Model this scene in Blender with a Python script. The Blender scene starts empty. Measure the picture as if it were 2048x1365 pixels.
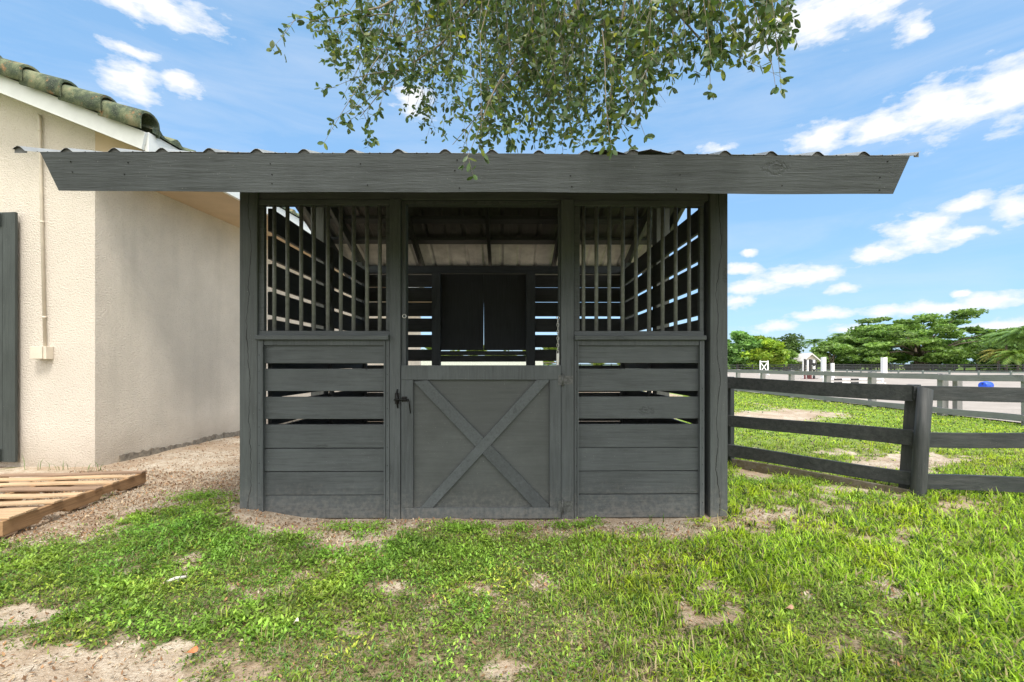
import bpy, bmesh, math, random
import numpy as np
from mathutils import Vector, Matrix
random.seed(7); rng = np.random.default_rng(11)
R = math.radians
C = bpy.context.scene.collection
scene = bpy.context.scene

# ------------------------------------------------------------------ camera
CAM_H = 1.16; F = 950.0; HOR = 730.0
cd = bpy.data.cameras.new('camera'); cam = bpy.data.objects.new('camera', cd); C.objects.link(cam)
cam.location = (0, 0, CAM_H); cam.rotation_euler = (R(90), 0, 0)
cd.sensor_width = 36; cd.lens = F/2048*36; cd.shift_y = (HOR-682.5)/2048
cd.clip_start = 0.05; cd.clip_end = 3000
scene.camera = cam
# ------------------------------------------------------------------ exposure
scene.view_settings.view_transform = 'Standard'; scene.view_settings.look = 'None'
scene.view_settings.exposure = 1.3; scene.view_settings.gamma = 1
# ------------------------------------------------------------------ sun and sky
SUN_EL = R(60); SUN_AZ = R(158)          # azimuth clockwise from +Y (the view direction)
sd = bpy.data.lights.new('sun', 'SUN'); sun = bpy.data.objects.new('sun', sd); C.objects.link(sun)
sd.energy = 1.5; sd.angle = R(14); sd.color = (1, .95, .86)
sv = Vector((math.sin(SUN_AZ)*math.cos(SUN_EL), math.cos(SUN_AZ)*math.cos(SUN_EL), math.sin(SUN_EL)))
sun.rotation_euler = sv.to_track_quat('Z', 'Y').to_euler()
w = bpy.data.worlds.new('World'); scene.world = w; w.use_nodes = True
nt = w.node_tree; nt.nodes.clear()
def N(t, k, **kw):
    n = t.nodes.new(k)
    for a, b in kw.items(): setattr(n, a, b)
    return n
def L(t, a, b): t.links.new(a, b)
def M(t, op, a, b=None, c=None, clamp=False):
    n = N(t, 'ShaderNodeMath', operation=op); n.use_clamp = clamp
    for i, v in enumerate((a, b, c)):
        if v is None: continue
        if isinstance(v, (int, float)): n.inputs[i].default_value = v
        else: L(t, v, n.inputs[i])
    return n.outputs[0]
def mixc(t, f, a, b, bt='MIX'):
    n = N(t, 'ShaderNodeMix', data_type='RGBA', blend_type=bt)
    for s, v in ((n.inputs[0], f), (n.inputs[6], a), (n.inputs[7], b)):
        if isinstance(v, (int, float)): s.default_value = v
        elif isinstance(v, tuple): s.default_value = v if len(v) == 4 else (*v, 1)
        else: L(t, v, s)
    return n.outputs[2]
def ramp(t, f, pts):
    n = N(t, 'ShaderNodeValToRGB'); e = n.color_ramp.elements
    while len(e) < len(pts): e.new(.5)
    for i, (p, c) in enumerate(pts):
        e[i].position = p
        e[i].color = (c, c, c, 1) if isinstance(c, (int, float)) else (*c, 1)
    L(t, f, n.inputs[0]); return n.outputs[0]
def noise(t, vec, scale, detail=4, rough=.55, dist=0):
    n = N(t, 'ShaderNodeTexNoise'); n.inputs['Scale'].default_value = scale
    n.inputs['Detail'].default_value = detail; n.inputs['Roughness'].default_value = rough
    n.inputs['Distortion'].default_value = dist
    if vec is not None: L(t, vec, n.inputs['Vector'])
    return n.outputs[0]
sky = N(nt, 'ShaderNodeTexSky'); sky.sky_type = 'NISHITA'; sky.sun_disc = False
sky.sun_elevation = SUN_EL; sky.sun_rotation = SUN_AZ
sky.air_density = 1.0; sky.dust_density = .6; sky.ozone_density = 2.2
tc = N(nt, 'ShaderNodeTexCoord'); sep = N(nt, 'ShaderNodeSeparateXYZ'); L(nt, tc.outputs['Generated'], sep.inputs[0])
X_, Y_, Z_ = sep.outputs
az = M(nt, 'ARCTAN2', X_, Y_)
el = M(nt, 'DIVIDE', Z_, M(nt, 'SQRT', M(nt, 'ADD', M(nt, 'ADD', M(nt, 'MULTIPLY', X_, X_), M(nt, 'MULTIPLY', Y_, Y_)), 1e-5)))
cmb = N(nt, 'ShaderNodeCombineXYZ'); L(nt, az, cmb.inputs[0]); L(nt, el, cmb.inputs[1])
AE = cmb.outputs[0]
# domain-warp so that the cloud outlines billow
wn = N(nt, 'ShaderNodeTexNoise'); wn.inputs['Scale'].default_value = 16; wn.inputs['Detail'].default_value = 5; wn.inputs['Roughness'].default_value = .6
L(nt, AE, wn.inputs['Vector'])
wv = N(nt, 'ShaderNodeVectorMath', operation='SUBTRACT'); L(nt, wn.outputs['Color'], wv.inputs[0]); wv.inputs[1].default_value = (.5, .5, .5)
wm = N(nt, 'ShaderNodeVectorMath', operation='MULTIPLY'); L(nt, wv.outputs[0], wm.inputs[0]); wm.inputs[1].default_value = (.045, .03, 0)
wa = N(nt, 'ShaderNodeVectorMath', operation='ADD'); L(nt, AE, wa.inputs[0]); L(nt, wm.outputs[0], wa.inputs[1])
CLOUDS = [(285, 2, 190, 42), (262, 165, 62, 50), (372, 167, 48, 30), (270, 106, 66, 13),
    (2020, 180, 120, 82), (1880, 218, 130, 62), (1760, 256, 110, 34), (1640, 275, 72, 32),
    (1640, 30, 190, 60), (1740, 20, 90, 40), (1830, 55, 40, 30),
    (1840, 462, 92, 40), (1930, 408, 52, 20), (2030, 412, 62, 40), (1925, 470, 62, 16),
    (1752, 508, 62, 20), (1590, 553, 92, 26), (1510, 572, 62, 18), (1690, 577, 42, 16), (1480, 540, 40, 12),
    (1850, 617, 180, 16), (1650, 628, 72, 12), (1995, 600, 90, 18), (1470, 605, 36, 14), (1490, 508, 20, 8),
    (1925, 585, 22, 7), (830, 200, 40, 40), (2020, 655, 110, 18), (1540, 655, 60, 14), (1440, 297, 40, 12), (1700, 660, 60, 12)]
cur = None
for (px, py, rx, ry) in CLOUDS:
    a = math.atan((px-1024)/F); b = (HOR-py)/F*math.cos(a)
    s = N(nt, 'ShaderNodeVectorMath', operation='SUBTRACT'); L(nt, wa.outputs[0], s.inputs[0]); s.inputs[1].default_value = (a, b, 0)
    m = N(nt, 'ShaderNodeVectorMath', operation='MULTIPLY'); L(nt, s.outputs[0], m.inputs[0])
    m.inputs[1].default_value = (F/(1.13*rx*math.cos(a)**2), F/(1.13*ry*math.cos(a)), 0)
    l = N(nt, 'ShaderNodeVectorMath', operation='LENGTH'); L(nt, m.outputs[0], l.inputs[0])
    cur = l.outputs['Value'] if cur is None else M(nt, 'SMOOTH_MIN', cur, l.outputs['Value'], .25)
mp = N(nt, 'ShaderNodeMapping'); mp.inputs['Scale'].default_value = (1, 2.0, 1); L(nt, AE, mp.inputs[0])
cn = noise(nt, mp.outputs[0], 20, 8, .6)
dens = M(nt, 'ADD', M(nt, 'SUBTRACT', 1.0, cur), M(nt, 'MULTIPLY', M(nt, 'SUBTRACT', cn, .5), 2.0))
cover = ramp(nt, dens, [(-.06, 0.0), (.26, .5), (.75, .95)])
mp2 = N(nt, 'ShaderNodeMapping'); mp2.inputs['Scale'].default_value = (1, 4.5, 1); mp2.inputs['Rotation'].default_value = (0, 0, -.18); L(nt, AE, mp2.inputs[0])
ci = ramp(nt, noise(nt, mp2.outputs[0], 3.0, 7, .6, .5), [(.40, 0.0), (.75, .30)])
cov = M(nt, 'MAXIMUM', cover, ci)
shade = ramp(nt, M(nt, 'ADD', dens, M(nt, 'MULTIPLY', noise(nt, mp.outputs[0], 40, 5), .5)), [(.1, (7.0, 7.5, 8.3)), (.9, (9.0, 9.0, 9.1))])
SKYMUL = mixc(nt, 1.0, mixc(nt, 1.0, sky.outputs[0], (.66, .72, .80), 'MULTIPLY'), (1.6, 3.1, 4.8), 'ADD')
for_ = mixc(nt, cov, SKYMUL, shade)
# a bank of unseen bright cloud added behind the camera and overhead as fill light
fill_bank = ramp(nt, M(nt, 'ADD', M(nt, 'ADD', M(nt, 'MULTIPLY', Y_, -1.0), M(nt, 'MULTIPLY', Z_, .62)), M(nt, 'MULTIPLY', M(nt, 'SUBTRACT', noise(nt, tc.outputs['Generated'], 2.2, 6, .6), .5), .7)), [(.18, 0.0), (.55, 1.0)])
fill_bank = M(nt, 'MULTIPLY', fill_bank, ramp(nt, Z_, [(.0, .3), (.15, 1)]))
for_ = mixc(nt, fill_bank, for_, (19., 18.6, 18.0))
bg = N(nt, 'ShaderNodeBackground'); L(nt, for_, bg.inputs[0]); bg.inputs[1].default_value = .05
wo = N(nt, 'ShaderNodeOutputWorld'); L(nt, bg.outputs[0], wo.inputs[0])

# ------------------------------------------------------------------ helpers
def prop(o, label=None, cat=None, group=None, kind=None):
    if label: o['label'] = label
    if cat: o['category'] = cat
    if group: o['group'] = group
    if kind: o['kind'] = kind
    return o
def empty(name, loc=(0, 0, 0), rz=0, **k):
    o = bpy.data.objects.new(name, None); C.objects.link(o); o.location = loc; o.rotation_euler = (0, 0, rz)
    o.empty_display_size = .1
    return prop(o, **k)
def obj(name, bm, mat, parent=None, bevel=0, smooth=False, **k):
    if isinstance(bm, bpy.types.Mesh): me = bm
    else:
        bmesh.ops.recalc_face_normals(bm, faces=bm.faces)
        me = bpy.data.meshes.new(name); bm.to_mesh(me); bm.free()
    mats = mat if isinstance(mat, (list, tuple)) else [mat]
    for m_ in mats: me.materials.append(m_)
    o = bpy.data.objects.new(name, me); C.objects.link(o)
    if parent: o.parent = parent
    if smooth: me.polygons.foreach_set('use_smooth', [True]*len(me.polygons))
    if bevel:
        b = o.modifiers.new('bevel', 'BEVEL'); b.width = bevel; b.segments = 2; b.limit_method = 'ANGLE'
    return prop(o, **k)
BM = bmesh.new
def box(bm, x0, x1, y0, y1, z0, z1, mi=0, jit=0):
    j = lambda: random.uniform(-jit, jit) if jit else 0
    v = [bm.verts.new((x+j(), y+j()*.3, z+j())) for x in (x0, x1) for y in (y0, y1) for z in (z0, z1)]
    for f in ((0, 1, 3, 2), (4, 6, 7, 5), (0, 4, 5, 1), (2, 3, 7, 6), (0, 2, 6, 4), (1, 5, 7, 3)):
        bm.faces.new([v[i] for i in f]).material_index = mi
    return v
def beam(bm, p, q, wd, ht, up=(0, 0, 1), mi=0):
    """rectangular bar from p to q; wd across, ht along up"""
    p = Vector(p); q = Vector(q); d = (q-p).normalized(); s = d.cross(Vector(up)).normalized(); u = s.cross(d).normalized()
    v = [bm.verts.new(e + s*a*wd/2 + u*b*ht/2) for e in (p, q) for a in (-1, 1) for b in (-1, 1)]
    for f in ((0, 1, 3, 2), (4, 6, 7, 5), (0, 4, 5, 1), (2, 3, 7, 6), (0, 2, 6, 4), (1, 5, 7, 3)):
        bm.faces.new([v[i] for i in f]).material_index = mi
def prism(bm, pts, vec, mi=0):
    """polygon pts extruded by vec"""
    a = [bm.verts.new(p) for p in pts]; b = [bm.verts.new(Vector(p)+Vector(vec)) for p in pts]
    bm.faces.new(a[::-1]).material_index = mi; bm.faces.new(b).material_index = mi
    n = len(a)
    for i in range(n): bm.faces.new((a[i], a[(i+1) % n], b[(i+1) % n], b[i])).material_index = mi
def tube(bm, pts, rad, n=8, mi=0, cap=True):
    pts = [Vector(p) for p in pts]; rings = []
    for i, p in enumerate(pts):
        d = (pts[min(i+1, len(pts)-1)] - pts[max(i-1, 0)]).normalized()
        a = Vector((1, 0, 0)) if abs(d.x) < .9 else Vector((0, 1, 0))
        s = d.cross(a).normalized(); u = s.cross(d)
        r = rad[i] if isinstance(rad, (list, tuple)) else rad
        rings.append([bm.verts.new(p + (s*math.cos(t)+u*math.sin(t))*r) for t in [2*math.pi*k/n for k in range(n)]])
    for a, b in zip(rings, rings[1:]):
        for k in range(n):
            f = bm.faces.new((a[k], a[(k+1) % n], b[(k+1) % n], b[k])); f.material_index = mi; f.smooth = True
    if cap:
        bm.faces.new(rings[0]).material_index = mi; bm.faces.new(rings[-1][::-1]).material_index = mi
def torus(bm, c, R1, r, axis='y', n=14, m=6, sx=1, sz=1, mi=0):
    vs = []
    for i in range(n):
        t = 2*math.pi*i/n
        for k in range(m):
            f = 2*math.pi*k/m; rr = R1 + r*math.cos(f)
            a, b, cc = rr*math.cos(t)*sx, rr*math.sin(t)*sz, r*math.sin(f)
            p = {'y': (a, cc, b), 'x': (cc, a, b), 'z': (a, b, cc)}[axis]
            vs.append(bm.verts.new(Vector(c)+Vector(p)))
    for i in range(n):
        for k in range(m):
            f = bm.faces.new((vs[i*m+k], vs[((i+1) % n)*m+k], vs[((i+1) % n)*m+(k+1) % m], vs[i*m+(k+1) % m])); f.material_index = mi; f.smooth = True
def fast_mesh(name, V, T, col=None):
    me = bpy.data.meshes.new(name); n = len(V); m = len(T)
    me.vertices.add(n); me.vertices.foreach_set('co', np.ascontiguousarray(V, dtype=np.float32).ravel())
    me.loops.add(m*3); me.loops.foreach_set('vertex_index', np.ascontiguousarray(T, dtype=np.int32).ravel())
    me.polygons.add(m); me.polygons.foreach_set('loop_start', np.arange(0, m*3, 3, dtype=np.int32))
    me.polygons.foreach_set('loop_total', np.full(m, 3, dtype=np.int32))
    me.update(calc_edges=True)
    if col is not None:
        a = me.color_attributes.new('tint', 'FLOAT_COLOR', 'POINT')
        c4 = np.ones((n, 4), dtype=np.float32); c4[:, :3] = col; a.data.foreach_set('color', c4.ravel())
    return me
# value noise in numpy
_G = rng.random((256, 256))
def vnoise(x, y, s, o=0):
    x = np.asarray(x)*s+o*17.3+1000; y = np.asarray(y)*s+o*7.7+1000
    xi = np.floor(x).astype(int); yi = np.floor(y).astype(int); fx = x-xi; fy = y-yi
    fx = fx*fx*(3-2*fx); fy = fy*fy*(3-2*fy)
    g = lambda a, b: _G[a % 256, b % 256]
    return (g(xi, yi)*(1-fx)+g(xi+1, yi)*fx)*(1-fy)+(g(xi, yi+1)*(1-fx)+g(xi+1, yi+1)*fx)*fy
def fbm(x, y, s, o=0): return (vnoise(x, y, s, o)*.5+vnoise(x, y, s*2.1, o+1)*.3+vnoise(x, y, s*4.3, o+2)*.2)

# ------------------------------------------------------------------ materials
def new_mat(name):
    m = bpy.data.materials.new(name); m.use_nodes = True; t = m.node_tree
    p = t.nodes['Principled BSDF']; return m, t, p
def bump(t, p, h, strength=.5, dist=.01):
    b = N(t, 'ShaderNodeBump'); b.inputs['Strength'].default_value = strength; b.inputs['Distance'].default_value = dist
    L(t, h, b.inputs['Height']); L(t, b.outputs[0], p.inputs['Normal'])
def wood(name, base, axis='x', rough=.62, var=.35, specks=.85, crack=False, weather=0.0, grain=1.0, knots=True, dust=0):
    m, t, p = new_mat(name)
    tcn = N(t, 'ShaderNodeTexCoord'); geo = N(t, 'ShaderNodeNewGeometry'); oi = N(t, 'ShaderNodeObjectInfo')
    off = M(t, 'ADD', M(t, 'MULTIPLY', geo.outputs['Random Per Island'], 31.0), M(t, 'MULTIPLY', oi.outputs['Random'], 57.0))
    cb = N(t, 'ShaderNodeCombineXYZ'); [L(t, off, cb.inputs[i]) for i in range(3)]
    add = N(t, 'ShaderNodeVectorMath', operation='ADD'); L(t, tcn.outputs['Object'], add.inputs[0]); L(t, cb.outputs[0], add.inputs[1])
    mpn = N(t, 'ShaderNodeMapping'); mpn.inputs['Scale'].default_value = {'x': (.06, 1, 1), 'y': (1, .06, 1), 'z': (1, 1, .06)}[axis]
    L(t, add.outputs[0], mpn.inputs[0])
    g1 = noise(t, mpn.outputs[0], 60, 6, .65, .4); g2 = noise(t, mpn.outputs[0], 200, 3, .6)
    blot = noise(t, add.outputs[0], 2.2, 5, .6)
    isl = geo.outputs['Random Per Island']
    fac = M(t, 'ADD', M(t, 'MULTIPLY', g1, .5), M(t, 'ADD', M(t, 'MULTIPLY', blot, .45), M(t, 'MULTIPLY', isl, .18)))
    dk = tuple(c*(1-var) for c in base); lt = tuple(c*(1+var) for c in base)
    col = ramp(t, fac, [(.34, dk), (.55, base), (.76, lt)])
    streak = ramp(t, g1, [(.34, .28), (.46, 0.0)]); col = mixc(t, M(t, 'MULTIPLY', streak, .9*min(1, grain)), col, tuple(c*.55 for c in base))
    hi = ramp(t, g1, [(.60, .0), (.74, .18)]); col = mixc(t, hi, col, tuple(min(1, c*1.7) for c in base))
    h = M(t, 'ADD', M(t, 'MULTIPLY', g1, .8*grain), M(t, 'MULTIPLY', g2, .35*grain))
    if knots:
        mk = N(t, 'ShaderNodeMapping'); mk.inputs['Scale'].default_value = {'x': (1.6, 3.2, 3.2), 'y': (3.2, 1.6, 3.2), 'z': (3.2, 3.2, 1.6)}[axis]
        L(t, add.outputs[0], mk.inputs[0])
        vo = N(t, 'ShaderNodeTexVoronoi'); vo.inputs['Scale'].default_value = .95; L(t, mk.outputs[0], vo.inputs['Vector'])
        nd = M(t, 'ADD', vo.outputs['Distance'], M(t, 'MULTIPLY', M(t, 'SUBTRACT', noise(t, add.outputs[0], 45, 3), .5), .12))
        kn = ramp(t, nd, [(.03, .55), (.06, .0), (.085, .5), (.11, 0.)])
        col = mixc(t, kn, col, tuple(c*.45 for c in base)); h = M(t, 'SUBTRACT', h, M(t, 'MULTIPLY', kn, .9))
    if specks:
        sp = ramp(t, noise(t, add.outputs[0], 170, 2, .5), [(.735, 0), (.76, 1)])
        sp2 = ramp(t, noise(t, add.outputs[0], 55, 6, .7), [(.70, 0), (.74, .7)])
        lm = ramp(t, noise(t, add.outputs[0], 3.1, 3), [(.4, .15), (.62, 1)])
        sm = M(t, 'MULTIPLY', M(t, 'MULTIPLY', M(t, 'MAXIMUM', sp, sp2), lm), specks)
        col = mixc(t, sm, col, (.42, .42, .40))
    if crack:
        sx = N(t, 'ShaderNodeSeparateXYZ'); L(t, tcn.outputs['Object'], sx.inputs[0])
        cz = N(t, 'ShaderNodeCombineXYZ'); L(t, sx.outputs[2], cz.inputs[2]); L(t, M(t, 'MULTIPLY', oi.outputs['Random'], 40.), cz.inputs[0])
        wob = M(t, 'MULTIPLY', M(t, 'SUBTRACT', noise(t, cz.outputs[0], 1.6, 5, .6), .5), .16)
        sid = N(t, 'ShaderNodeMath', operation='ADD')
        dx = M(t, 'ABSOLUTE', M(t, 'SUBTRACT', M(t, 'ABSOLUTE', sx.outputs[0]), M(t, 'ADD', 1.775, wob)))
        wdt = M(t, 'MULTIPLY', M(t, 'ADD', noise(t, cz.outputs[0], 4.0, 3), -.28), .009)
        ck = M(t, 'MULTIPLY', M(t, 'LESS_THAN', dx, wdt), 1.0)
        col = mixc(t, ck, col, (.008, .008, .008)); h = M(t, 'SUBTRACT', h, ck)
    if dust:   # pale mud splash dried on the lowest boards
        sz = N(t, 'ShaderNodeSeparateXYZ'); L(t, tcn.outputs['Object'], sz.inputs[0])
        lowz = M(t, 'SUBTRACT', 1.0, M(t, 'MULTIPLY', sz.outputs[2], 2.6), clamp=True)
        dn_ = ramp(t, M(t, 'ADD', M(t, 'MULTIPLY', noise(t, add.outputs[0], 30, 6, .75), 1.0), M(t, 'MULTIPLY', lowz, .22)), [(.58, 0), (.80, .75)])
        col = mixc(t, M(t, 'MULTIPLY', dn_, M(t, 'MULTIPLY', lowz, dust*.4)), col, (.30, .28, .25))
        fade = ramp(t, noise(t, add.outputs[0], 1.3, 6, .7), [(.5, 0), (.72, .30)])
        col = mixc(t, fade, col, tuple(c*1.9 for c in base))
    if weather:
        wz = ramp(t, noise(t, mpn.outputs[0], 22, 5, .7), [(.42, 0), (.72, 1)])
        col = mixc(t, M(t, 'MULTIPLY', wz, weather), col, (.23, .22, .215))
    L(t, col, p.inputs['Base Color']); p.inputs['Roughness'].default_value = rough; p.inputs['Specular IOR Level'].default_value = .35
    bump(t, p, h, .7, .005)
    return m
GREY = (.073, .083, .089)
W_H = wood('painted_wood_horizontal', GREY, 'x', dust=1); W_V = wood('painted_wood_vertical', GREY, 'z', dust=1)
W_D = wood('painted_wood_depth', GREY, 'y', specks=.2)
W_POST = wood('painted_post_wood', (.074, .083, .086), 'z', crack=True, dust=1)
W_PLY = wood('painted_plywood', (.070, .077, .078), 'x', grain=.4, knots=False, var=.2, dust=1)
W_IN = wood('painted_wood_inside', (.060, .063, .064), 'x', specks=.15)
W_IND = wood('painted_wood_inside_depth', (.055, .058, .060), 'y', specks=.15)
W_FENCE = wood('dark_fence_board', (.030, .035, .036), 'x', weather=.15, var=.5)
W_FENCEV = wood('dark_fence_post', (.032, .037, .038), 'z', weather=.18, var=.5)
W_OLD = wood('weathered_fence_wood', (.21, .21, .215), 'y', weather=.8, specks=.1)
W_OLDV = wood('weathered_fence_post', (.20, .20, .20), 'z', weather=.8, specks=.1)
W_PAL = wood('raw_pallet_board', (.50, .34, .20), 'x', rough=.8, var=.5, specks=.3, weather=.25)
W_PALD = wood('aged_pallet_board', (.27, .18, .12), 'x', rough=.85, var=.4, specks=.1)
W_PALS = wood('pallet_stringer_wood', (.29, .175, .09), 'y', rough=.85, var=.45, specks=.1)
W_BASE = wood('mossy_base_board', (.10, .085, .05), 'x', rough=.9, weather=.5)

def plain(name, col, rough=.5, metal=0, var=.15, scale=8, bs=.15, emis=None):
    m, t, p = new_mat(name); tcn = N(t, 'ShaderNodeTexCoord')
    n = noise(t, tcn.outputs['Object'], scale, 5, .6)
    L(t, ramp(t, n, [(.3, tuple(c*(1-var) for c in col)), (.7, tuple(min(1, c*(1+var)) for c in col))]), p.inputs['Base Color'])
    p.inputs['Roughness'].default_value = rough; p.inputs['Metallic'].default_value = metal
    bump(t, p, noise(t, tcn.outputs['Object'], scale*12, 3), bs, .003)
    return m
BARM = plain('painted_steel_bar', (.17, .178, .176), .45, 0, .25, 30)
BLACKM = plain('black_iron', (.012, .012, .013), .35, .6)
HINGE = plain('painted_hinge', (.09, .095, .095), .5, .2, .5, 60)
ZINC = plain('zinc_chain', (.55, .55, .53), .35, .8)
WHITE = plain('white_trim_paint', (.74, .76, .75), .5, 0, .06, 6)
WHITEJ = plain('white_jump_paint', (.8, .8, .8), .5, 0, .05, 3)
BLACKP = plain('black_paint', (.02, .02, .02), .5)
REDP = plain('dark_red_paint', (.13, .03, .03), .5)
BLUE = plain('blue_plastic', (.02, .09, .62), .35)
LAMPW = plain('white_plastic', (.7, .7, .68), .4)
TIN_LIT = plain('lit_tin_underside', (.46, .46, .43), .5, .0, .25, 5)  # paler tone paints in the outside light on the rear overhang's underside
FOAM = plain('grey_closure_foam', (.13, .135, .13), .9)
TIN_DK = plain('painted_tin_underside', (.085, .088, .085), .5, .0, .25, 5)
def tin():
    m, t, p = new_mat('grey_roof_tin'); tcn = N(t, 'ShaderNodeTexCoord')
    n = noise(t, tcn.outputs['Object'], 5, 6, .65)
    L(t, ramp(t, n, [(.3, (.22, .225, .22)), (.7, (.40, .41, .40))]), p.inputs['Base Color'])
    p.inputs['Roughness'].default_value = .42; p.inputs['Metallic'].default_value = .25
    bump(t, p, n, .1, .01); return m
TIN = tin()
def stucco(name, base, dirt):
    m, t, p = new_mat(name); tcn = N(t, 'ShaderNodeTexCoord'); co = tcn.outputs['Object']
    n = noise(t, co, 58, 3, .5, .5); n2 = noise(t, co, 150, 2, .5); b = noise(t, co, .9, 6, .62)
    sx = N(t, 'ShaderNodeSeparateXYZ'); L(t, co, sx.inputs[0])
    low = M(t, 'MULTIPLY', M(t, 'SUBTRACT', 1.0, M(t, 'MULTIPLY', sx.outputs[2], 2.2), clamp=True), noise(t, co, 3, 5))
    mps = N(t, 'ShaderNodeMapping'); mps.inputs['Scale'].default_value = (1, 1, .12); L(t, co, mps.inputs[0])
    st = ramp(t, noise(t, mps.outputs[0], 3.2, 5, .6), [(.5, 0), (.75, 1)])
    c = mixc(t, M(t, 'MULTIPLY', ramp(t, b, [(.38, 0), (.7, 1)]), dirt), (*base, 1), (base[0]*.70, base[1]*.70, base[2]*.70, 1))
    c = mixc(t, M(t, 'MULTIPLY', st, dirt*.5), c, (base[0]*.62, base[1]*.63, base[2]*.62, 1))
    c = mixc(t, M(t, 'MULTIPLY', low, .9, clamp=True), c, (.30, .235, .17, 1))
    c = mixc(t, ramp(t, n, [(.3, .3), (.5, 0)]), c, (base[0]*.6, base[1]*.56, base[2]*.5, 1))
    L(t, c, p.inputs['Base Color']); p.inputs['Roughness'].default_value = .9
    bump(t, p, M(t, 'ADD', ramp(t, n, [(.35, 0), (.62, 1)]), M(t, 'MULTIPLY', n2, .3)), .8, .007)
    return m
STUC_F = stucco('cream_stucco_front', (.66, .60, .53), .35)
STUC_S = stucco('cream_stucco_side', (.72, .65, .55), .65)
TAN = plain('tan_soffit', (.50, .39, .26), .8, 0, .08, 3)
def moss_tile():
    m, t, p = new_mat('mossy_roof_tile'); tcn = N(t, 'ShaderNodeTexCoord'); co = tcn.outputs['Object']
    c = ramp(t, noise(t, co, 5, 7, .7), [(.34, (.022, .032, .026)), (.48, (.07, .095, .055)), (.58, (.16, .18, .10)), (.70, (.28, .24, .15))])
    o = ramp(t, noise(t, co, 9, 5, .65), [(.60, 0), (.68, .75)])
    c = mixc(t, o, c, (.33, .17, .075)); c = mixc(t, ramp(t, noise(t, co, 160, 2), [(.6, 0), (.7, .7)]), c, (.36, .38, .28))
    L(t, c, p.inputs['Base Color']); p.inputs['Roughness'].default_value = .92
    bump(t, p, noise(t, co, 90, 5, .7), .8, .008); return m
TILE = moss_tile()
def foliage(name, rough=.5, trans=.35, spec=.3):
    m, t, p = new_mat(name)
    at = N(t, 'ShaderNodeAttribute'); at.attribute_name = 'tint'
    L(t, at.outputs['Color'], p.inputs['Base Color']); p.inputs['Roughness'].default_value = rough
    p.inputs['Specular IOR Level'].default_value = spec
    tr = N(t, 'ShaderNodeBsdfTranslucent'); L(t, mixc(t, 1.0, at.outputs['Color'], (1.3, 1.35, .7), 'MULTIPLY'), tr.inputs[0])
    mx = N(t, 'ShaderNodeMixShader'); mx.inputs[0].default_value = trans
    L(t, p.outputs[0], mx.inputs[1]); L(t, tr.outputs[0], mx.inputs[2])
    L(t, mx.outputs[0], t.nodes['Material Output'].inputs[0]); return m
GRASSM = foliage('grass_blades', .5, .35); LEAFM = foliage('tree_leaf', .42, .3, .4); CHIPM = foliage('dry_litter', .9, .0, .1)
BARK = plain('bark', (.16, .13, .10), .9, 0, .4, 6, .8)
TWIG = plain('pale_twig_bark', (.22, .19, .14), .85, 0, .3, 20)

# ------------------------------------------------------------------ ground
def proj(x, y):     # where a ground point lies relative to the view: used only to look up the bare-soil map
    yy = np.maximum(y, .4)
    return 1024+F*x/yy, HOR+F*CAM_H/yy
BARE = [  # px, py, rx, ry, weight : bare sandy patches (survey of the yard)
    (230, 960, 330, 68, 1.25), (60, 1030, 200, 62, 1.3), (430, 930, 120, 62, 1.2), (330, 1010, 90, 30, .6), (150, 1350, 330, 62, 1.15), (300, 1330, 160, 60, .9), (20, 1225, 75, 22, .8),
    (560, 1040, 130, 34, 1.25), (700, 1065, 130, 46, .95), (860, 1035, 320, 22, 1.1), (1160, 1048, 200, 26, 1.1), (1340, 1050, 150, 28, .95),
    (1120, 1166, 80, 16, .66), (940, 1185, 70, 12, .6), (770, 1180, 70, 12, .55), (480, 1172, 30, 9, .6), (590, 1180, 40, 12, .5), (740, 1255, 60, 16, .6), (1370, 1245, 80, 22, .28), (1180, 1290, 90, 26, .5),
    (1030, 1215, 60, 14, .4), (1290, 1180, 50, 14, .4), (1620, 1000, 100, 18, .5), (1820, 1070, 80, 14, .4), (1540, 1025, 60, 18, .6), (1500, 950, 50, 12, .9), (1700, 975, 80, 10, .7), (1570, 832, 105, 12, 1.2), (1800, 925, 105, 20, 1.1), (1680, 905, 60, 8, .5),
    (1960, 1010, 60, 10, .4), (1700, 1290, 120, 20, .25), (1830, 1200, 80, 14, .25), (380, 1120, 50, 12, .4), (180, 1120, 60, 12, .35), (960, 1340, 100, 18, .5), (700, 1340, 60, 14, .45), (1500, 1330, 60, 12, .35)]
def bare_map(x, y):
    px, py = proj(x, y); m = np.zeros_like(px)
    for (a, b, rx, ry, wt) in BARE:
        d = np.sqrt(((px-a)/rx)**2+((py-b)/ry)**2)
        m = np.maximum(m, wt*np.clip(1.45-d, 0, 1)) if wt > 1 else np.maximum(m, wt*np.clip(1.45-d, 0, .8))
    n = fbm(x, y, 2.2, 3)-.5
    n2 = fbm(x, y, 9, 5)-.5
    m = m+n*1.1+n2*1.5-.03
    # under the stall roof the floor is bare earth; so is the lane beside the house
    u = (x+.205); ins = (np.abs(u+.035*(y-3.6)) < 1.75) & (y > 3.62) & (y < 6.4)
    m = np.where(ins, 1.2, m)
    back = (y > 6.3) & (y < 24) & (x < .36*y) & (x > -8)
    m = np.where(back, np.maximum(m, .75+n*1.2), m)
    lane = (x < -2.15) & (x > -4.9) & (y > 3.9) & (y < 12)
    m = np.where(lane, np.maximum(m, .9+n*1.1), m)
    return m
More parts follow.
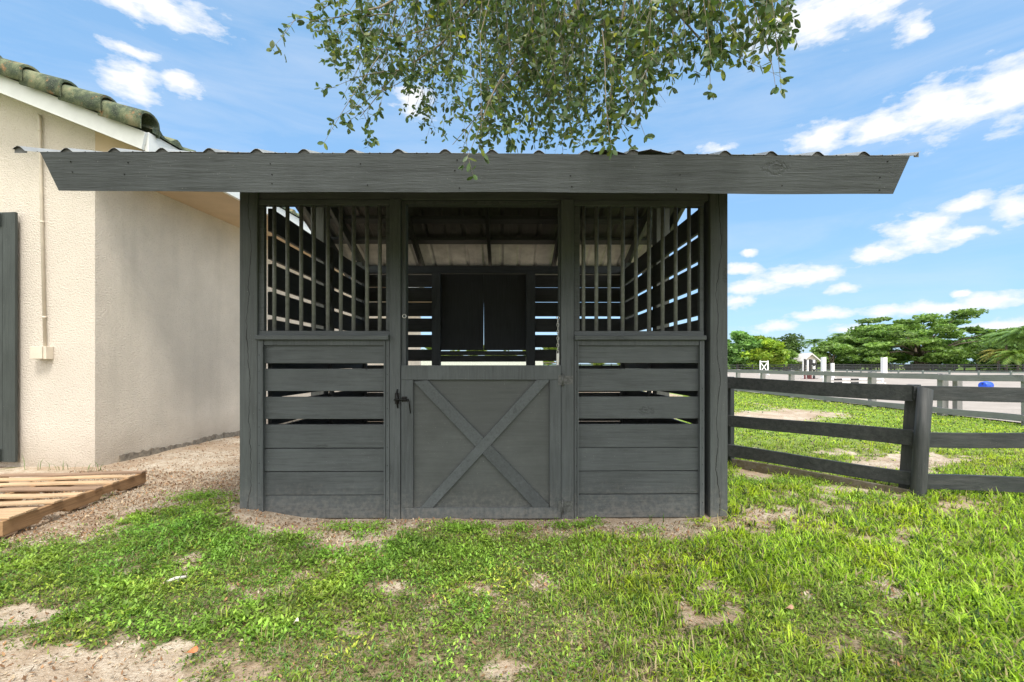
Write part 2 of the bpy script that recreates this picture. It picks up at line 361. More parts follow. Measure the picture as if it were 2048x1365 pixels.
def gz(x, y):
    x = np.asarray(x, dtype=float); y = np.asarray(y, dtype=float)
    near = np.clip(1-np.maximum(0, np.maximum(np.abs(x)-7.5, y-12))/2, 0, 1)
    z = (fbm(x, y, .8, 9)-.5)*.05+(fbm(x, y, 5, 2)-.5)*.022
    z = z*near + .095*np.exp(-((x+2.15)**2+(y-3.55)**2)/(2*.32**2))
    b = np.clip(bare_map(x, y), 0, 1)
    return z - .012*b*near
def axis_pts(a, b, fine, far):
    c = list(np.arange(a, b+1e-6, fine)); s = fine; v = b
    while v < far: s *= 1.28; v += s; c.append(v)
    s = fine; v = a
    while v > -far: s *= 1.28; v -= s; c.insert(0, v)
    return np.array(c)
gx = axis_pts(-6, 7.5, .035, 900); gy = axis_pts(1.0, 7.5, .035, 1200)
XX, YY = np.meshgrid(gx, gy); V = np.stack([XX.ravel(), YY.ravel(), gz(XX, YY).ravel()], 1)
nx, ny = len(gx), len(gy)
i = (np.arange(ny-1)[:, None]*nx+np.arange(nx-1)[None]).ravel()
T = np.concatenate([np.stack([i, i+1, i+nx+1], 1), np.stack([i, i+nx+1, i+nx], 1)])
bm_ = np.clip(bare_map(XX, YY)+(vnoise(XX, YY, 14, 61)-.5)*.35, 0, 1).ravel()
col = np.stack([bm_, fbm(XX, YY, 1.2, 7).ravel(), np.zeros_like(bm_)], 1)
me = fast_mesh('ground', V, T, col); me.polygons.foreach_set('use_smooth', [True]*len(me.polygons))
def ground_mat():
    m, t, p = new_mat('yard_soil'); tcn = N(t, 'ShaderNodeTexCoord'); co = tcn.outputs['Object']
    at = N(t, 'ShaderNodeAttribute'); at.attribute_name = 'tint'; sp = N(t, 'ShaderNodeSeparateColor'); L(t, at.outputs['Color'], sp.inputs[0])
    fine = noise(t, co, 70, 5, .7); med = noise(t, co, 9, 6, .65); big = noise(t, co, 1.4, 5)
    sand = ramp(t, med, [(.3, (.36, .28, .20)), (.5, (.52, .445, .35)), (.7, (.68, .62, .52))])
    sand = mixc(t, ramp(t, fine, [(.38, .6), (.5, 0)]), sand, (.24, .17, .11))
    sand = mixc(t, ramp(t, noise(t, co, 150, 2), [(.62, 0), (.68, .8)]), sand, (.75, .72, .66))
    brown = ramp(t, big, [(.42, .1), (.60, .6)])
    sand = mixc(t, brown, sand, (.30, .20, .125))
    soil = ramp(t, med, [(.3, (.15, .115, .065)), (.5, (.28, .22, .135)), (.70, (.46, .39, .28))])
    soil = mixc(t, ramp(t, noise(t, co, 28, 5, .7), [(.46, 0), (.62, .5)]), soil, (.12, .14, .045))
    soil = mixc(t, ramp(t, noise(t, co, 60, 4, .7), [(.42, .85), (.52, 0)]), soil, (.06, .042, .025))
    # away from the modelled blades the lawn colour itself carries the turf
    sx = N(t, 'ShaderNodeSeparateXYZ'); L(t, co, sx.inputs[0])
    far = M(t, 'MAXIMUM', ramp(t, M(t, 'MULTIPLY', sx.outputs[1], .01), [(.048, 0), (.08, 1)]), ramp(t, M(t, 'MULTIPLY', M(t, 'ABSOLUTE', sx.outputs[0]), .01), [(.08, 0), (.13, 1)]))
    turf = ramp(t, noise(t, co, 2.2, 8, .75), [(.3, (.14, .23, .04)), (.55, (.21, .32, .06)), (.72, (.30, .35, .12))])
    soil = mixc(t, far, soil, turf)
    c = mixc(t, ramp(t, M(t, 'ADD', sp.outputs[0], M(t, 'MULTIPLY', M(t, 'SUBTRACT', med, .5), .5)), [(.25, 0), (.55, 1)]), soil, sand)
    L(t, c, p.inputs['Base Color']); p.inputs['Roughness'].default_value = .95; p.inputs['Specular IOR Level'].default_value = .15
    bump(t, p, M(t, 'ADD', M(t, 'MULTIPLY', med, 1.0), M(t, 'MULTIPLY', fine, .7)), .9, .02); return m
obj('ground', me, ground_mat(), kind='structure')

def arena_mat():
    m, t, p = new_mat('arena_sand'); tcn = N(t, 'ShaderNodeTexCoord'); co = tcn.outputs['Object']
    c = ramp(t, noise(t, co, .7, 8, .7), [(.3, (.27, .235, .205)), (.7, (.40, .36, .325))])
    L(t, c, p.inputs['Base Color']); p.inputs['Roughness'].default_value = .95; bump(t, p, noise(t, co, 9, 4), .6, .04); return m
b = BM(); pts = [(9.95, 5.5), (14, 4), (70, 4), (95, 30), (80, 86), (9.2, 86), (9.6, 40), (9.9, 22)]
b.faces.new([b.verts.new((x, y, .03)) for x, y in pts]); obj('sand_arena', b, arena_mat(), kind='structure')

# ------------------------------------------------------------------ grass blades and ground-cover leaves (uncountable: one object)
def scatter(n, x0, x1, y0, y1):
    return rng.uniform(x0, x1, n), rng.uniform(y0, y1, n)
def in_house(x, y): return (x < -4.74+.09*(y-5.4)) & (y > 5.35)
def in_shed(x, y):
    u = x+.205+.035*(y-3.6); return (np.abs(u) < 1.87) & (y > 3.56) & (y < 6.5)
def dryness(x, y):
    px, py = proj(x, y)
    d = np.clip(1.25-np.sqrt(((px-960)/520)**2+((py-1290)/130)**2), 0, 1)
    d = np.maximum(d, .55*np.clip(1.2-np.sqrt(((px-1250)/420)**2+((py-1120)/70)**2), 0, 1))
    return np.clip(d*.85+(fbm(x, y, 3.1, 91)-.5)*1.9, 0, 1)*(y < 8)
def keep_mask(x, y, sharp=1.0, bias=0.0):
    bm1 = bare_map(x, y)
    pr = np.clip((.60+bias-bm1)*2.2, 0, 1)*np.clip(.7+1.4*(vnoise(x, y, 7, 41)*.6+vnoise(x, y, 16, 43)*.4)+.55*lush(x, y)-.35, .05, 1)*(1-.38*dryness(x, y))
    return (rng.random(len(x)) < pr) & ~in_house(x, y) & ~in_shed(x, y)
def lush(x, y):
    # turf is denser, longer and fresher on the right
    return np.clip((x+.3)/2.2+(fbm(x, y, 1.1, 21)-.5)*1.6, 0, 1)
VS, TS, CS = [], [], []; base_i = 0
def blades(x, y, length, width, lean, colr):
    global base_i
    n = len(x); az_ = rng.uniform(0, 2*np.pi, n); z = gz(x, y)-.004
    d = np.stack([np.cos(az_), np.sin(az_), np.zeros(n)], 1); s = np.stack([-np.sin(az_), np.cos(az_), np.zeros(n)], 1)
    # turn the flat side towards a random direction
    up = np.array([0, 0, 1.0]); P0 = np.stack([x, y, z], 1)
    c1 = np.cos(lean)[:, None]; s1 = np.sin(lean)[:, None]; Ln = length[:, None]; W = width[:, None]
    P1 = P0+Ln*.5*(d*s1*.7+up*(c1*.95))
    l2 = np.minimum(lean*1.9+.25, 2.0)
    P2 = P1+Ln*.5*(d*np.sin(l2)[:, None]+up*np.cos(l2)[:, None])
    P2[:, 2] = np.maximum(P2[:, 2], z+.002)
    Vn = np.stack([P0-s*W*.5, P0+s*W*.5, P1-s*W*.5, P1+s*W*.5, P2], 1).reshape(-1, 3)
    k = np.arange(n)[:, None]*5+base_i
    Tn = np.concatenate([k+np.array([[0, 1, 3]]), k+np.array([[0, 3, 2]]), k+np.array([[2, 3, 4]])])
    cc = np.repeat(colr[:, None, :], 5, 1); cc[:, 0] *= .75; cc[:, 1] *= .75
    VS.append(Vn); TS.append(Tn); CS.append(cc.reshape(-1, 3)); base_i += n*5
def leaves_flat(x, y, size, colr, h0=.0, h1=.03):
    """small broad leaves of weeds: tilted rhombs"""
    global base_i
    n = len(x); az_ = rng.uniform(0, 2*np.pi, n); z = gz(x, y)+rng.uniform(h0, h1, n); t = rng.uniform(-.2, 1.0, n)
    d = np.stack([np.cos(az_)*np.cos(t), np.sin(az_)*np.cos(t), np.sin(t)], 1); s = np.stack([-np.sin(az_), np.cos(az_), rng.uniform(-.4, .4, n)], 1)
    P = np.stack([x, y, z], 1); S = size[:, None]
    Vn = np.stack([P, P+d*S*.45+s*S*.22, P+d*S, P+d*S*.45-s*S*.22, P+d*S*.5-np.array([0, 0, 1])*S*.08], 1).reshape(-1, 3)
    k = np.arange(n)[:, None]*5+base_i
    Tn = np.concatenate([k+np.array([[0, 1, 4]]), k+np.array([[1, 2, 4]]), k+np.array([[2, 3, 4]]), k+np.array([[3, 0, 4]])])
    VS.append(Vn); TS.append(Tn); CS.append(np.repeat(colr[:, None, :], 5, 1).reshape(-1, 3)); base_i += n*5
def gcol(x, y, far=False):
    n = len(x); lu = lush(x, y)[:, None]; r = rng.random((n, 1)); p = fbm(x, y, 2.6, 31)[:, None]
    a = np.array([[.19, .28, .045]]); b_ = np.array([[.33, .50, .04]]); dry = np.array([[.36, .31, .15]]); dk = np.array([[.045, .095, .02]])
    c = a*(1-lu)+b_*lu; c = c*(.6+.8*r)
    c = np.where(p > .58, c*np.array([[1.25, 1.12, .8]]), c); c = np.where(rng.random((n, 1)) < .10+.14*(1-lu), dry*(.5+.8*r), c)
    c = np.where(rng.random((n, 1)) < .22, dk*(.7+.8*r), c)
    dr = dryness(x, y)[:, None]; c = np.where(rng.random((n, 1)) < dr*.35, np.array([[.34, .28, .17]])*(.5+.8*r), c)
    c = c*(.55+.9*(.6*vnoise(x, y, 8, 77)+.4*vnoise(x, y, 19, 78)))[:, None]
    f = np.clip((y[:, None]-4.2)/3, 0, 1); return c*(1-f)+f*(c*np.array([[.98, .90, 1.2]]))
# near band
for (n, x0, x1, y0, y1, lm, wm_) in ((210000, -3.6, 3.6, 1.25, 3.2, 1.0, 1.0), (140000, -5.5, 6.5, 3.2, 6.0, 1.0, 1.25), (50000, 2.0, 10.2, 6.0, 9.5, 1.1, 2.0),
        (56000, 2.5, 10.5, 9.5, 20, 1.25, 3.4), (20000, 3.5, 9.8, 20, 34, 1.3, 6.0), (9000, -7, 3, 6.6, 16, 1.2, 3.)):
    x, y = scatter(n, x0, x1, y0, y1); k = keep_mask(x, y); x, y = x[k], y[k]
    lu = lush(x, y); clump = vnoise(x, y, 11, 50)
    ln = (.022+.052*lu)*(1-.55*np.clip((y-4.3)/2, 0, 1))*(.5+rng.random(len(x)))*(.45+1.1*clump)*lm
    le = rng.uniform(.25, 1.25, len(x))
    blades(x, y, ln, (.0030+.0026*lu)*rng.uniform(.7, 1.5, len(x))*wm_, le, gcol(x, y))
# fine thatch
x, y = scatter(130000, -5, 6, 1.25, 5.5); k = (rng.random(130000) < np.clip(.25+dryness(x, y), 0, 1)) & ~in_shed(x, y) & ~in_house(x, y) & (bare_map(x, y) < 1.0); x, y = x[k], y[k]
c = np.array([[.42, .34, .21]])*rng.uniform(.3, 1.3, (len(x), 1)); blades(x, y, rng.uniform(.02, .06, len(x)), np.full(len(x), .0018), rng.uniform(1.2, 1.6, len(x)), c)
# tufts of taller grass
tx, ty = scatter(3200, -3.5, 7, 1.4, 7); k = keep_mask(tx, ty, bias=-.1) & (rng.random(3200) < .25+.75*lush(tx, ty)); tx, ty = tx[k], ty[k]
tx = np.repeat(tx, 16); ty = np.repeat(ty, 16); n = len(tx)
x = tx+rng.normal(0, .018, n); y = ty+rng.normal(0, .018, n); k = ~in_shed(x, y); x, y = x[k], y[k]
cl = gcol(x, y)*1.1; blades(x, y, rng.uniform(.05, .11, len(x)), rng.uniform(.003, .0055, len(x)), rng.uniform(.1, .8, len(x)), cl)
# creeping broad-leaved weeds, mostly on the left and before the door
def weeds(n, x0, x1, y0, y1, thr, size, colf, h=.03, o=60):
    x, y = scatter(n, x0, x1, y0, y1); k = keep_mask(x, y, bias=.05) & (fbm(x, y, 1.9, o)+.25*(1-lush(x, y)) > thr); x, y = x[k], y[k]
    k = rng.random(len(x)) < np.clip(vnoise(x, y, 6, o+5)*1.9-.05, .15, 1); x, y = x[k], y[k]
    r = rng.random((len(x), 1)); pn = vnoise(x, y, 5, o+8)
    sz = size*rng.uniform(.4, 1.3, len(x))*(.6+.9*vnoise(x, y, 3.1, o+9))
    leaves_flat(x, y, sz, np.array([colf])*(.45+r)*(.5+1.0*pn)[:, None]*np.stack([.8+.5*vnoise(x, y, 4, o+3), np.ones(len(x)), np.ones(len(x))], 1), 0, h)
# strays standing on the worn spots
x, y = scatter(16000, -4, 5, 1.25, 5.2); k = (bare_map(x, y) < .95) & ~in_shed(x, y) & ~in_house(x, y); x, y = x[k], y[k]
blades(x, y, rng.uniform(.015, .05, len(x)), rng.uniform(.003, .006, len(x)), rng.uniform(.4, 1.4, len(x)), gcol(x, y))
x, y = scatter(60000, -4.6, .4, 1.3, 4.2); k = keep_mask(x, y, bias=.02); x, y = x[k], y[k]
blades(x, y, rng.uniform(.02, .06, len(x)), rng.uniform(.003, .006, len(x)), rng.uniform(.5, 1.3, len(x)), np.array([[.14, .27, .06]])*rng.uniform(.5, 1.6, (len(x), 1)))
weeds(120000, -4.6, -.1, 2.0, 4.2, .54, .022, (.19, .34, .05), .034, 60)
weeds(60000, -4.0, 3.6, 1.25, 3.2, .66, .019, (.20, .32, .045), .030, 64)
weeds(60000, -4.6, 3.5, 1.3, 4.0, .68, .018, (.29, .42, .06), .035, 70)
def weed_patch(cx, cy, sx_, sy_, n, size, colf, h):
    x = rng.normal(cx, sx_, n); y = rng.normal(cy, sy_, n); k = ~in_shed(x, y) & ~in_house(x, y); x, y = x[k], y[k]
    leaves_flat(x, y, size*rng.uniform(.5, 1.4, len(x)), np.array([colf])*(.5+rng.random((len(x), 1))), 0, h)
for (px, py, sx_, sy_, n) in ((400, 995, .13, .10, 1500), (690, 1058, .10, .04, 500), (740, 1062, .07, .04, 350), (605, 1078, .08, .04, 250), (930, 1065, .10, .05, 900), (1040, 1058, .06, .04, 350), (1120, 1052, .05, .03, 260),
        (1165, 1052, .06, .03, 350), (1190, 1045, .04, .02, 150), (1290, 1062, .08, .03, 250), (1520, 965, .3, .08, 700), (1600, 970, .35, .10, 900), (1720, 1000, .3, .1, 900), (900, 1120, .35, .15, 1100), (1040, 1110, .3, .12, 800), (1280, 1100, .35, .12, 900), (1180, 1085, .2, .07, 400), (980, 1150, .4, .15, 700)):
    d = F*CAM_H/(py-HOR); weed_patch((px-1024)/F*d, d, sx_, sy_, n, .021, (.22, .38, .055), .045)
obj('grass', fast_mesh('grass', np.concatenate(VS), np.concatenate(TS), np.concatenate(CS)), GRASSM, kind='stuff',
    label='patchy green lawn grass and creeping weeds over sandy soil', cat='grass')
# taller weed stalks against the wall boards
VS, TS, CS = [], [], []; base_i = 0
def stalks(px, py, n, hgt, spread):
    d = F*CAM_H/(py-HOR); x = (px-1024)/F*d+rng.normal(0, spread, n); y = np.full(n, d)+rng.normal(0, .01, n)
    blades(x, y, rng.uniform(.5, 1, n)*hgt, rng.uniform(.004, .006, n), rng.uniform(.1, .5, n), np.array([[.10, .20, .05]])*rng.uniform(.6, 1.3, (n, 1)))
stalks(1297, 1038, 3, .17, .015); stalks(1322, 1038, 3, .10, .02)
obj('weed_stalks', fast_mesh('weed_stalks', np.concatenate(VS), np.concatenate(TS), np.concatenate(CS)), GRASSM,
    label='thin upright weed stalks against the right plank panel of the stall', cat='weeds')
VS, TS, CS = [], [], []; base_i = 0
stalks(75, 938, 4, .22, .08); stalks(125, 940, 12, .18, .1); stalks(190, 942, 6, .16, .05)
obj('wall_weeds', fast_mesh('wall_weeds', np.concatenate(VS), np.concatenate(TS), np.concatenate(CS)), GRASSM,
    label='wispy weeds at the foot of the cream wall behind the pallet', cat='weeds')
# litter
VS, TS, CS = [], [], []; base_i = 0
def litter(n, x0, x1, y0, y1, cond):
    x, y = scatter(n, x0, x1, y0, y1); b1 = bare_map(x, y); k = (rng.random(n) < np.clip(b1*cond, 0, 1)) & ~in_shed(x, y) & ~in_house(x, y); x, y = x[k], y[k]
    cs = np.array([[.30, .17, .09], [.20, .12, .07], [.45, .36, .25], [.36, .22, .12], [.46, .40, .32]])[rng.integers(0, 5, len(x))]*rng.uniform(.6, 1.2, (len(x), 1))
    leaves_flat(x, y, rng.uniform(.008, .03, len(x)), cs, 0, .006)
litter(60000, -4.8, 2.2, 2.3, 5.2, .9); litter(26000, -3.6, 4, 1.3, 3.4, .8); litter(12000, -4.6, -2.1, 3.8, 8, .7); litter(4000, 2.2, 7, 3.8, 8, .8)
d_ = 3.3; x = rng.normal(-3.1, .25, 6500); y = rng.normal(3.55, .5, 6500)
blades(x, y, rng.uniform(.03, .08, 6500), np.full(6500, .0025), rng.uniform(1.3, 1.6, 6500), np.array([[.36, .19, .09]])*rng.uniform(.5, 1.3, (6500, 1)))
obj('leaf_litter', fast_mesh('leaf_litter', np.concatenate(VS), np.concatenate(TS), np.concatenate(CS)), CHIPM, kind='stuff',
    label='brown needles, leaf crumbs and stone chips strewn on bare soil', cat='litter')
def one_leaf(name, px, py, size, colr, rot, label):
    d = F*CAM_H/(py-HOR); b = BM(); n = 10; z0 = float(gz((px-1024)/F*d, d))
    cen = b.verts.new((0, 0, .028)); ring = [b.verts.new((math.cos(t)*size*.5, math.sin(t)*size*.22*(1+.2*math.sin(3*t)), .034+.008*math.sin(2*t))) for t in [2*math.pi*k/n for k in range(n)]]
    for k in range(n): b.faces.new((cen, ring[k], ring[(k+1) % n]))
    o = obj(name, b, plain(name+'_surface', colr, .7, 0, .3, 40), smooth=True, label=label, cat='fallen leaf'); o.location = ((px-1024)/F*d, d, z0); o.rotation_euler = (.25, -.15, rot)
one_leaf('fallen_leaf', 386, 1309, .05, (.50, .16, .06), .4, 'orange brown fallen leaf on the sandy patch')
one_leaf('fallen_leaf', 591, 1252, .030, (.75, .72, .55), 1.3, 'pale cream fallen leaf lying in the green grass')
one_leaf('fallen_leaf', 1578, 1226, .045, (.38, .22, .15), .2, 'pinkish brown fallen leaf lying in the lush grass')

d_ = F*CAM_H/(1163-HOR); b = BM(); tube(b, [(-.04, 0, .022), (.0, .004, .026), (.045, -.002, .023)], [.008, .0095, .008], 9)
o = obj('stick', b, plain('bleached_stick', (.62, .60, .55), .8, 0, .2, 60), label='short bleached white stick lying in the weeds on the left', cat='stick'); o.location = ((352-1024)/F*d_, d_, float(gz((352-1024)/F*d_, d_))); o.rotation_euler = (0, 0, .75)

# ------------------------------------------------------------------ the horse stall
TH = R(.6); CX, D0 = -.205, 3.6; ct, st_ = math.cos(TH), math.sin(TH)
def U(px, v=0.0):
    k = (px-1024)/F; return (k*(D0+v*ct)-CX+v*st_)/(ct-k*st_)
def DEP(u, v): return D0+u*st_+v*ct
def Z(py, px=961, v=0.0): return CAM_H+(HOR-py)/F*DEP(U(px, v), v)
S = empty('horse_stall', (CX, D0, 0), TH, label='dark grey wooden horse stall with barred openings, X-braced half door and tin roof', cat='horse stall')
SL = .355            # roof slope
RD = 1.37            # ridge at v = RD, rear wall at 2*RD
BV = 2*RD
zr = lambda v: 2.625+SL*(v if v < RD else 2*RD-v)-.015         # rafter top height
# corner posts
uL0, uL1, uR0, uR1 = -1.85, -1.715, 1.715, 1.85
for (a, c_) in ((uL0, uL1), (uR0, uR1)):
    b = BM(); box(b, a, c_, 0, .135, -.1, 2.50); obj('corner_post', b, W_POST, S, .006)
    b = BM(); box(b, a, c_, BV-.135, BV, -.1, 2.50); obj('corner_post', b, W_POST, S, .006)
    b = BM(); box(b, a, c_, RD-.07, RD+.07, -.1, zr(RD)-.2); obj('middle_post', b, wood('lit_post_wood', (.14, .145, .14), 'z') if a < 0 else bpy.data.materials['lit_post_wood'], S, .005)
# front header
zt = Z(383); zb = Z(404)
b = BM(); box(b, uL1+.002, uR0-.002, .02, .11, Z(398), 2.50); obj('header_beam', b, W_H, S, .004)
jL0, jL1, jR0, jR1 = U(779), U(801), U(1122), U(1148)
for (a, c_) in ((jL0, jL1), (jR0, jR1)):
    b = BM(); box(b, a, c_, .0, .10, -.02, Z(398)+.0); obj('door_jamb', b, W_V, S, .004)
b = BM(); box(b, jL1+.001, U(810), .03, .12, Z(732), Z(399)); box(b, U(1119), jR0-.001, .03, .12, Z(732), Z(399)); box(b, U(810)+.001, U(1119)-.001, .03, .12, Z(405), Z(399)); obj('opening_trim', b, W_V, S, .002)
# barred openings
def grille(px0, px1, bars, nm):
    g = BM()
    x0, x1 = U(px0)+.002, U(px1)-.002
    box(g, x0, x1, .015, .07, Z(410), Z(398)-.002); box(g, x0, x1, .015, .07, Z(671), Z(662)); 
    box(g, x0, x0+.045, .02, .06, Z(662)+.001, Z(410)-.001); box(g, x1-.03, x1, .02, .06, Z(662)+.001, Z(410)-.001)
    go = obj('bar_grille', g, W_H, S, .003)
    for k_ in bars:
        b_ = BM(); u = U(k_); tube(b_, [(u+random.uniform(-.002, .002), .042, Z(664)), (u, .042, Z(408))], .0148, 14); obj('bar', b_, BARM, go)
grille(513, 779, [543.5, 570, 597.6, 623.5, 651.5, 678, 704, 731, 757], 'l')
grille(1148, 1410, [1168.6, 1195, 1221, 1248, 1274.6, 1301.5, 1329, 1355, 1382], 'r')
# sills and plank panels
ROWS = [(727, 689), (783, 738), (839, 794.5), (897, 850), (943.5, 898.2), (990.5, 945.0), (1038, 992)]
def panel(px0, px1, pa, pb):
    b_ = BM(); box(b_, U(px0)+.002, U(px1)-.001, -.035, .06, Z(680.5), Z(671.5)); obj('sill', b_, W_H, S, .004)
    b_ = BM()
    for (lo, hi) in ROWS:
        box(b_, U(pa)-.02, U(pb)+.02, .022+random.uniform(-.002, .002), .058, Z(lo)+random.uniform(-.002, .002), Z(hi), jit=.0012)
    obj('plank_panel', b_, W_H, S, .003)
    b_ = BM(); box(b_, U(px0)+.004, U(pa)-.01, .004, .05, -.03, Z(680.5)-.001); box(b_, U(pb)+.01, U(px1)-.003, .004, .05, -.03, Z(680.5)-.001)
    box(b_, U(pa)-.009, U(pa), -.010, .02, 0, Z(682)); box(b_, U(pb), U(pb)+.009, -.010, .02, 0, Z(682))
    box(b_, U(pa)+.001, U(pb)-.001, .0, .0215, Z(691), Z(680.5)-.001)
    # nail heads are part of the trim pattern
    for side in (U(px0)+.018, U(px1)-.018):
        for k_ in range(9):
            z_ = .12+k_*.14+random.uniform(-.02, .02); tube(b_, [(side, .0020, z_), (side, .0046, z_)], .0035, 6, mi=1)
    obj('panel_trim', b_, [W_V, BLACKM], S)
panel(513, 779, 527, 768); panel(1148, 1410, 1157, 1399)
# side walls: planks on the inner side of the posts
def side_wall(sgn):
    b_ = BM(); f0 = uL1+.002 if sgn < 0 else uR0-.036
    levels = [-.02+.187*k_ for k_ in range(4)]
    zs = [(-.08+.186*k_, -.08+.186*k_+.183) for k_ in range(4)] + [(.68+.2185*k_, .68+.2185*k_+.181) for k_ in range(8)]
    for (a, c_) in zs: box(b_, f0, f0+.034, .15, BV-.14, a, c_, jit=.001)
    obj('side_wall', b_, W_IND, S, .003)
    b_ = BM(); q = f0+.036 if sgn < 0 else f0-.037
    for vv in (RD-.03, BV-.22): box(b_, q, q+.035, vv, vv+.06, 0, 2.38)
    obj('wall_batten', b_, W_IN, S, .003)
side_wall(-1); side_wall(1)
# rear wall
vB = BV-.135
UB = lambda px: U(px, vB); ZB = lambda py: Z(py, 961, vB)
b = BM(); box(b, uL1+.001, uR0-.001, vB-.02, vB+.09, ZB(548), ZB(533)); obj('rear_header', b, W_H, S, .004)
b = BM()
brow = [(574, 549.5), (603.4, 575.0), (632.5, 604.6), (664, 637), (695, 670), (722.5, 699.5)]
for (lo, hi) in brow:
    box(b, uL1+.003, UB(866), vB+.02, vB+.055, ZB(lo), ZB(hi)); box(b, UB(1070), uR0-.003, vB+.02, vB+.055, ZB(lo), ZB(hi))
box(b, uL1+.003, uR0-.003, vB+.02, vB+.055, ZB(724)-.21, ZB(731)); 
for k_ in range(5): box(b, uL1+.003, uR0-.003, vB+.02, vB+.055, ZB(724)-.40-.19*k_, ZB(724)-.215-.19*k_)
obj('rear_wall', b, W_IN, S, .003)
for (a, c_) in ((865, 882), (1052, 1070)):
    b = BM(); box(b, UB(a), UB(c_), vB-.07, vB+.018, -.02, ZB(548)-.002); obj('rear_stud', b, W_V, S, .004)
mid = UB(967.5)
for (a, c_, e0, e1) in ((UB(882)+.0005, mid, 0, -.0035), (mid, UB(1052)-.0005, .0035, 0)):
    b = BM(); prism(b, [(a+e0, vB, ZB(701)), (c_+e1, vB, ZB(701)), (c_, vB, ZB(590)), (c_-(.0004 if e1 else 0), vB, ZB(548.5)), (a+(.0004 if e0 else 0), vB, ZB(548.5)), (a, vB, ZB(590))], (0, .018, 0)); so = obj('window_shutter', b, wood('black_plywood', (.042, .046, .048), 'z', grain=.3, knots=False, specks=.1) if a < mid-.3 else bpy.data.materials['black_plywood'], S, .002)
b = BM(); box(b, UB(882)+.001, UB(1052)-.001, vB-.03, vB+.018, ZB(711), ZB(702.5)); box(b, UB(882)+.001, UB(1052)-.001, vB, vB+.018, ZB(724), ZB(711.5)); obj('window_rail', b, W_IN, S, .003)
# roof frame
fl, fr = -2.16, 2.13             # roof side edges (local u)
EV = -1.22                        # front eave; the rear eave mirrors it
for u in (-2.05, -1.78, -.98, -.06, .50+.30, 1.78, 2.10):
    b = BM(); hh = .14
    for (va, vb) in ((EV+.04, RD), (RD, 2*RD+.38)):
        pts = [(u-.02, va, zr(va)-hh), (u-.02, vb, zr(vb)-hh), (u-.02, vb, zr(vb)), (u-.02, va, zr(va))]
        prism(b, pts, (.04, 0, 0))
    obj('rafter', b, W_D if abs(u) > 1.5 else W_IND, S, .003)
for v in (-1.05, -.5, .0, .5, .98, 1.62, 2.04, 2.44, 3.08):
    b = BM(); z_ = zr(v)
    box(b, fl+.01, fr-.01, v-.045, v+.045, z_-.012, z_+.03) if False else prism(b, [(fl+.01, v-.045, zr(v-.045)+.002), (fl+.01, v+.045, zr(v+.045)+.002), (fl+.01, v+.045, zr(v+.045)+.036), (fl+.01, v-.045, zr(v-.045)+.036)], (fr-fl-.02, 0, 0))
    obj('purlin', b, W_H, S)
b = BM(); box(b, fl+.3, fr-.3, RD-.02, RD+.02, zr(RD)-.20, zr(RD)-.145); obj('ridge_beam', b, W_IN, S)
# corrugated sheets: trapezoidal ribs every 0.232 m
def rib_profile(x0, x1):
    pts = []; p = .232; x = x0; k_ = 0
    base0 = x0
    while x < x1:
        pts += [(x, .0), (x+.014, .013), (x+.024, .019), (x+.036, .019), (x+.046, .013), (x+.062, .0)]
        pts += [(x+.118, .0), (x+.122, .003), (x+.128, .0), (x+.168, 0), (x+.172, .003), (x+.178, .0)]
        x += p
    pts.append((x, 0)); pts.append((x+.058, .0)); pts.append((x+.070, .013)); pts.append((x+.084, .018)); return pts
prof = rib_profile(U(24, EV-.03), U(1735, EV))
def sheet(va, vb, nm):
    b_ = BM(); n_ = 10; rows = []
    for kz in (0, 1):
        for i_ in range(n_+1):
            v = va+(vb-va)*i_/n_; row = []
            for (x, h) in prof:
                sag = .004*math.sin(x*5+v*3)
                lift = 0
                if va < 0 and i_ <= 1 and x < fl: lift = (fl-x)*.12
                if va < 0 and i_ <= 0 and .56 < x < .98: lift = .022*math.sin((x-.56)/.42*math.pi*2)**2+.002
                row.append(b_.verts.new((x, v, zr(v)+.040+h+sag*.4+lift-(0 if kz else .0012))))
            rows.append(row)
    m_ = n_+1
    for i_ in range(n_):
        for j in range(len(prof)-1):
            f = b_.faces.new((rows[m_+i_][j], rows[m_+i_][j+1], rows[m_+i_+1][j+1], rows[m_+i_+1][j])); f.material_index = 0
            f = b_.faces.new((rows[i_][j], rows[i_+1][j], rows[i_+1][j+1], rows[i_][j+1])); f.material_index = 3 if (va > 0 and i_ >= 6) else 1  # rear rows take the paler tin, daylight put into the colour
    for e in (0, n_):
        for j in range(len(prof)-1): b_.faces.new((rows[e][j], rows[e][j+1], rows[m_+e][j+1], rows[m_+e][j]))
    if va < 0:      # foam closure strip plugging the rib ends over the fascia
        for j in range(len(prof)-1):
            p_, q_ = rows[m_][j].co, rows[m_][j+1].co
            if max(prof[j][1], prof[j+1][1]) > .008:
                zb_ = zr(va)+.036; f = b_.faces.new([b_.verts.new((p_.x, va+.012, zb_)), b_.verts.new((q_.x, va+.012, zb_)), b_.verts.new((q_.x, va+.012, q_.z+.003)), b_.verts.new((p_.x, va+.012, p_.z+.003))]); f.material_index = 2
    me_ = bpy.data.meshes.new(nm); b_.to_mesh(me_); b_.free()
    return obj('roof_sheet', me_, [TIN, TIN_DK, FOAM, TIN_LIT], S)
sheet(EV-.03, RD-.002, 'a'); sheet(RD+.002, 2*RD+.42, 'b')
b = BM(); prism(b, [(fl-.05, RD-.16, zr(RD-.16)+.075), (fl-.05, RD, zr(RD)+.082), (fl-.05, RD+.16, zr(RD+.16)+.075), (fl-.05, RD+.16, zr(RD+.16)+.078), (fl-.05, RD, zr(RD)+.086), (fl-.05, RD-.16, zr(RD-.16)+.078)], (fr-fl+.1, 0, 0)); obj('ridge_cap', b, TIN, S)
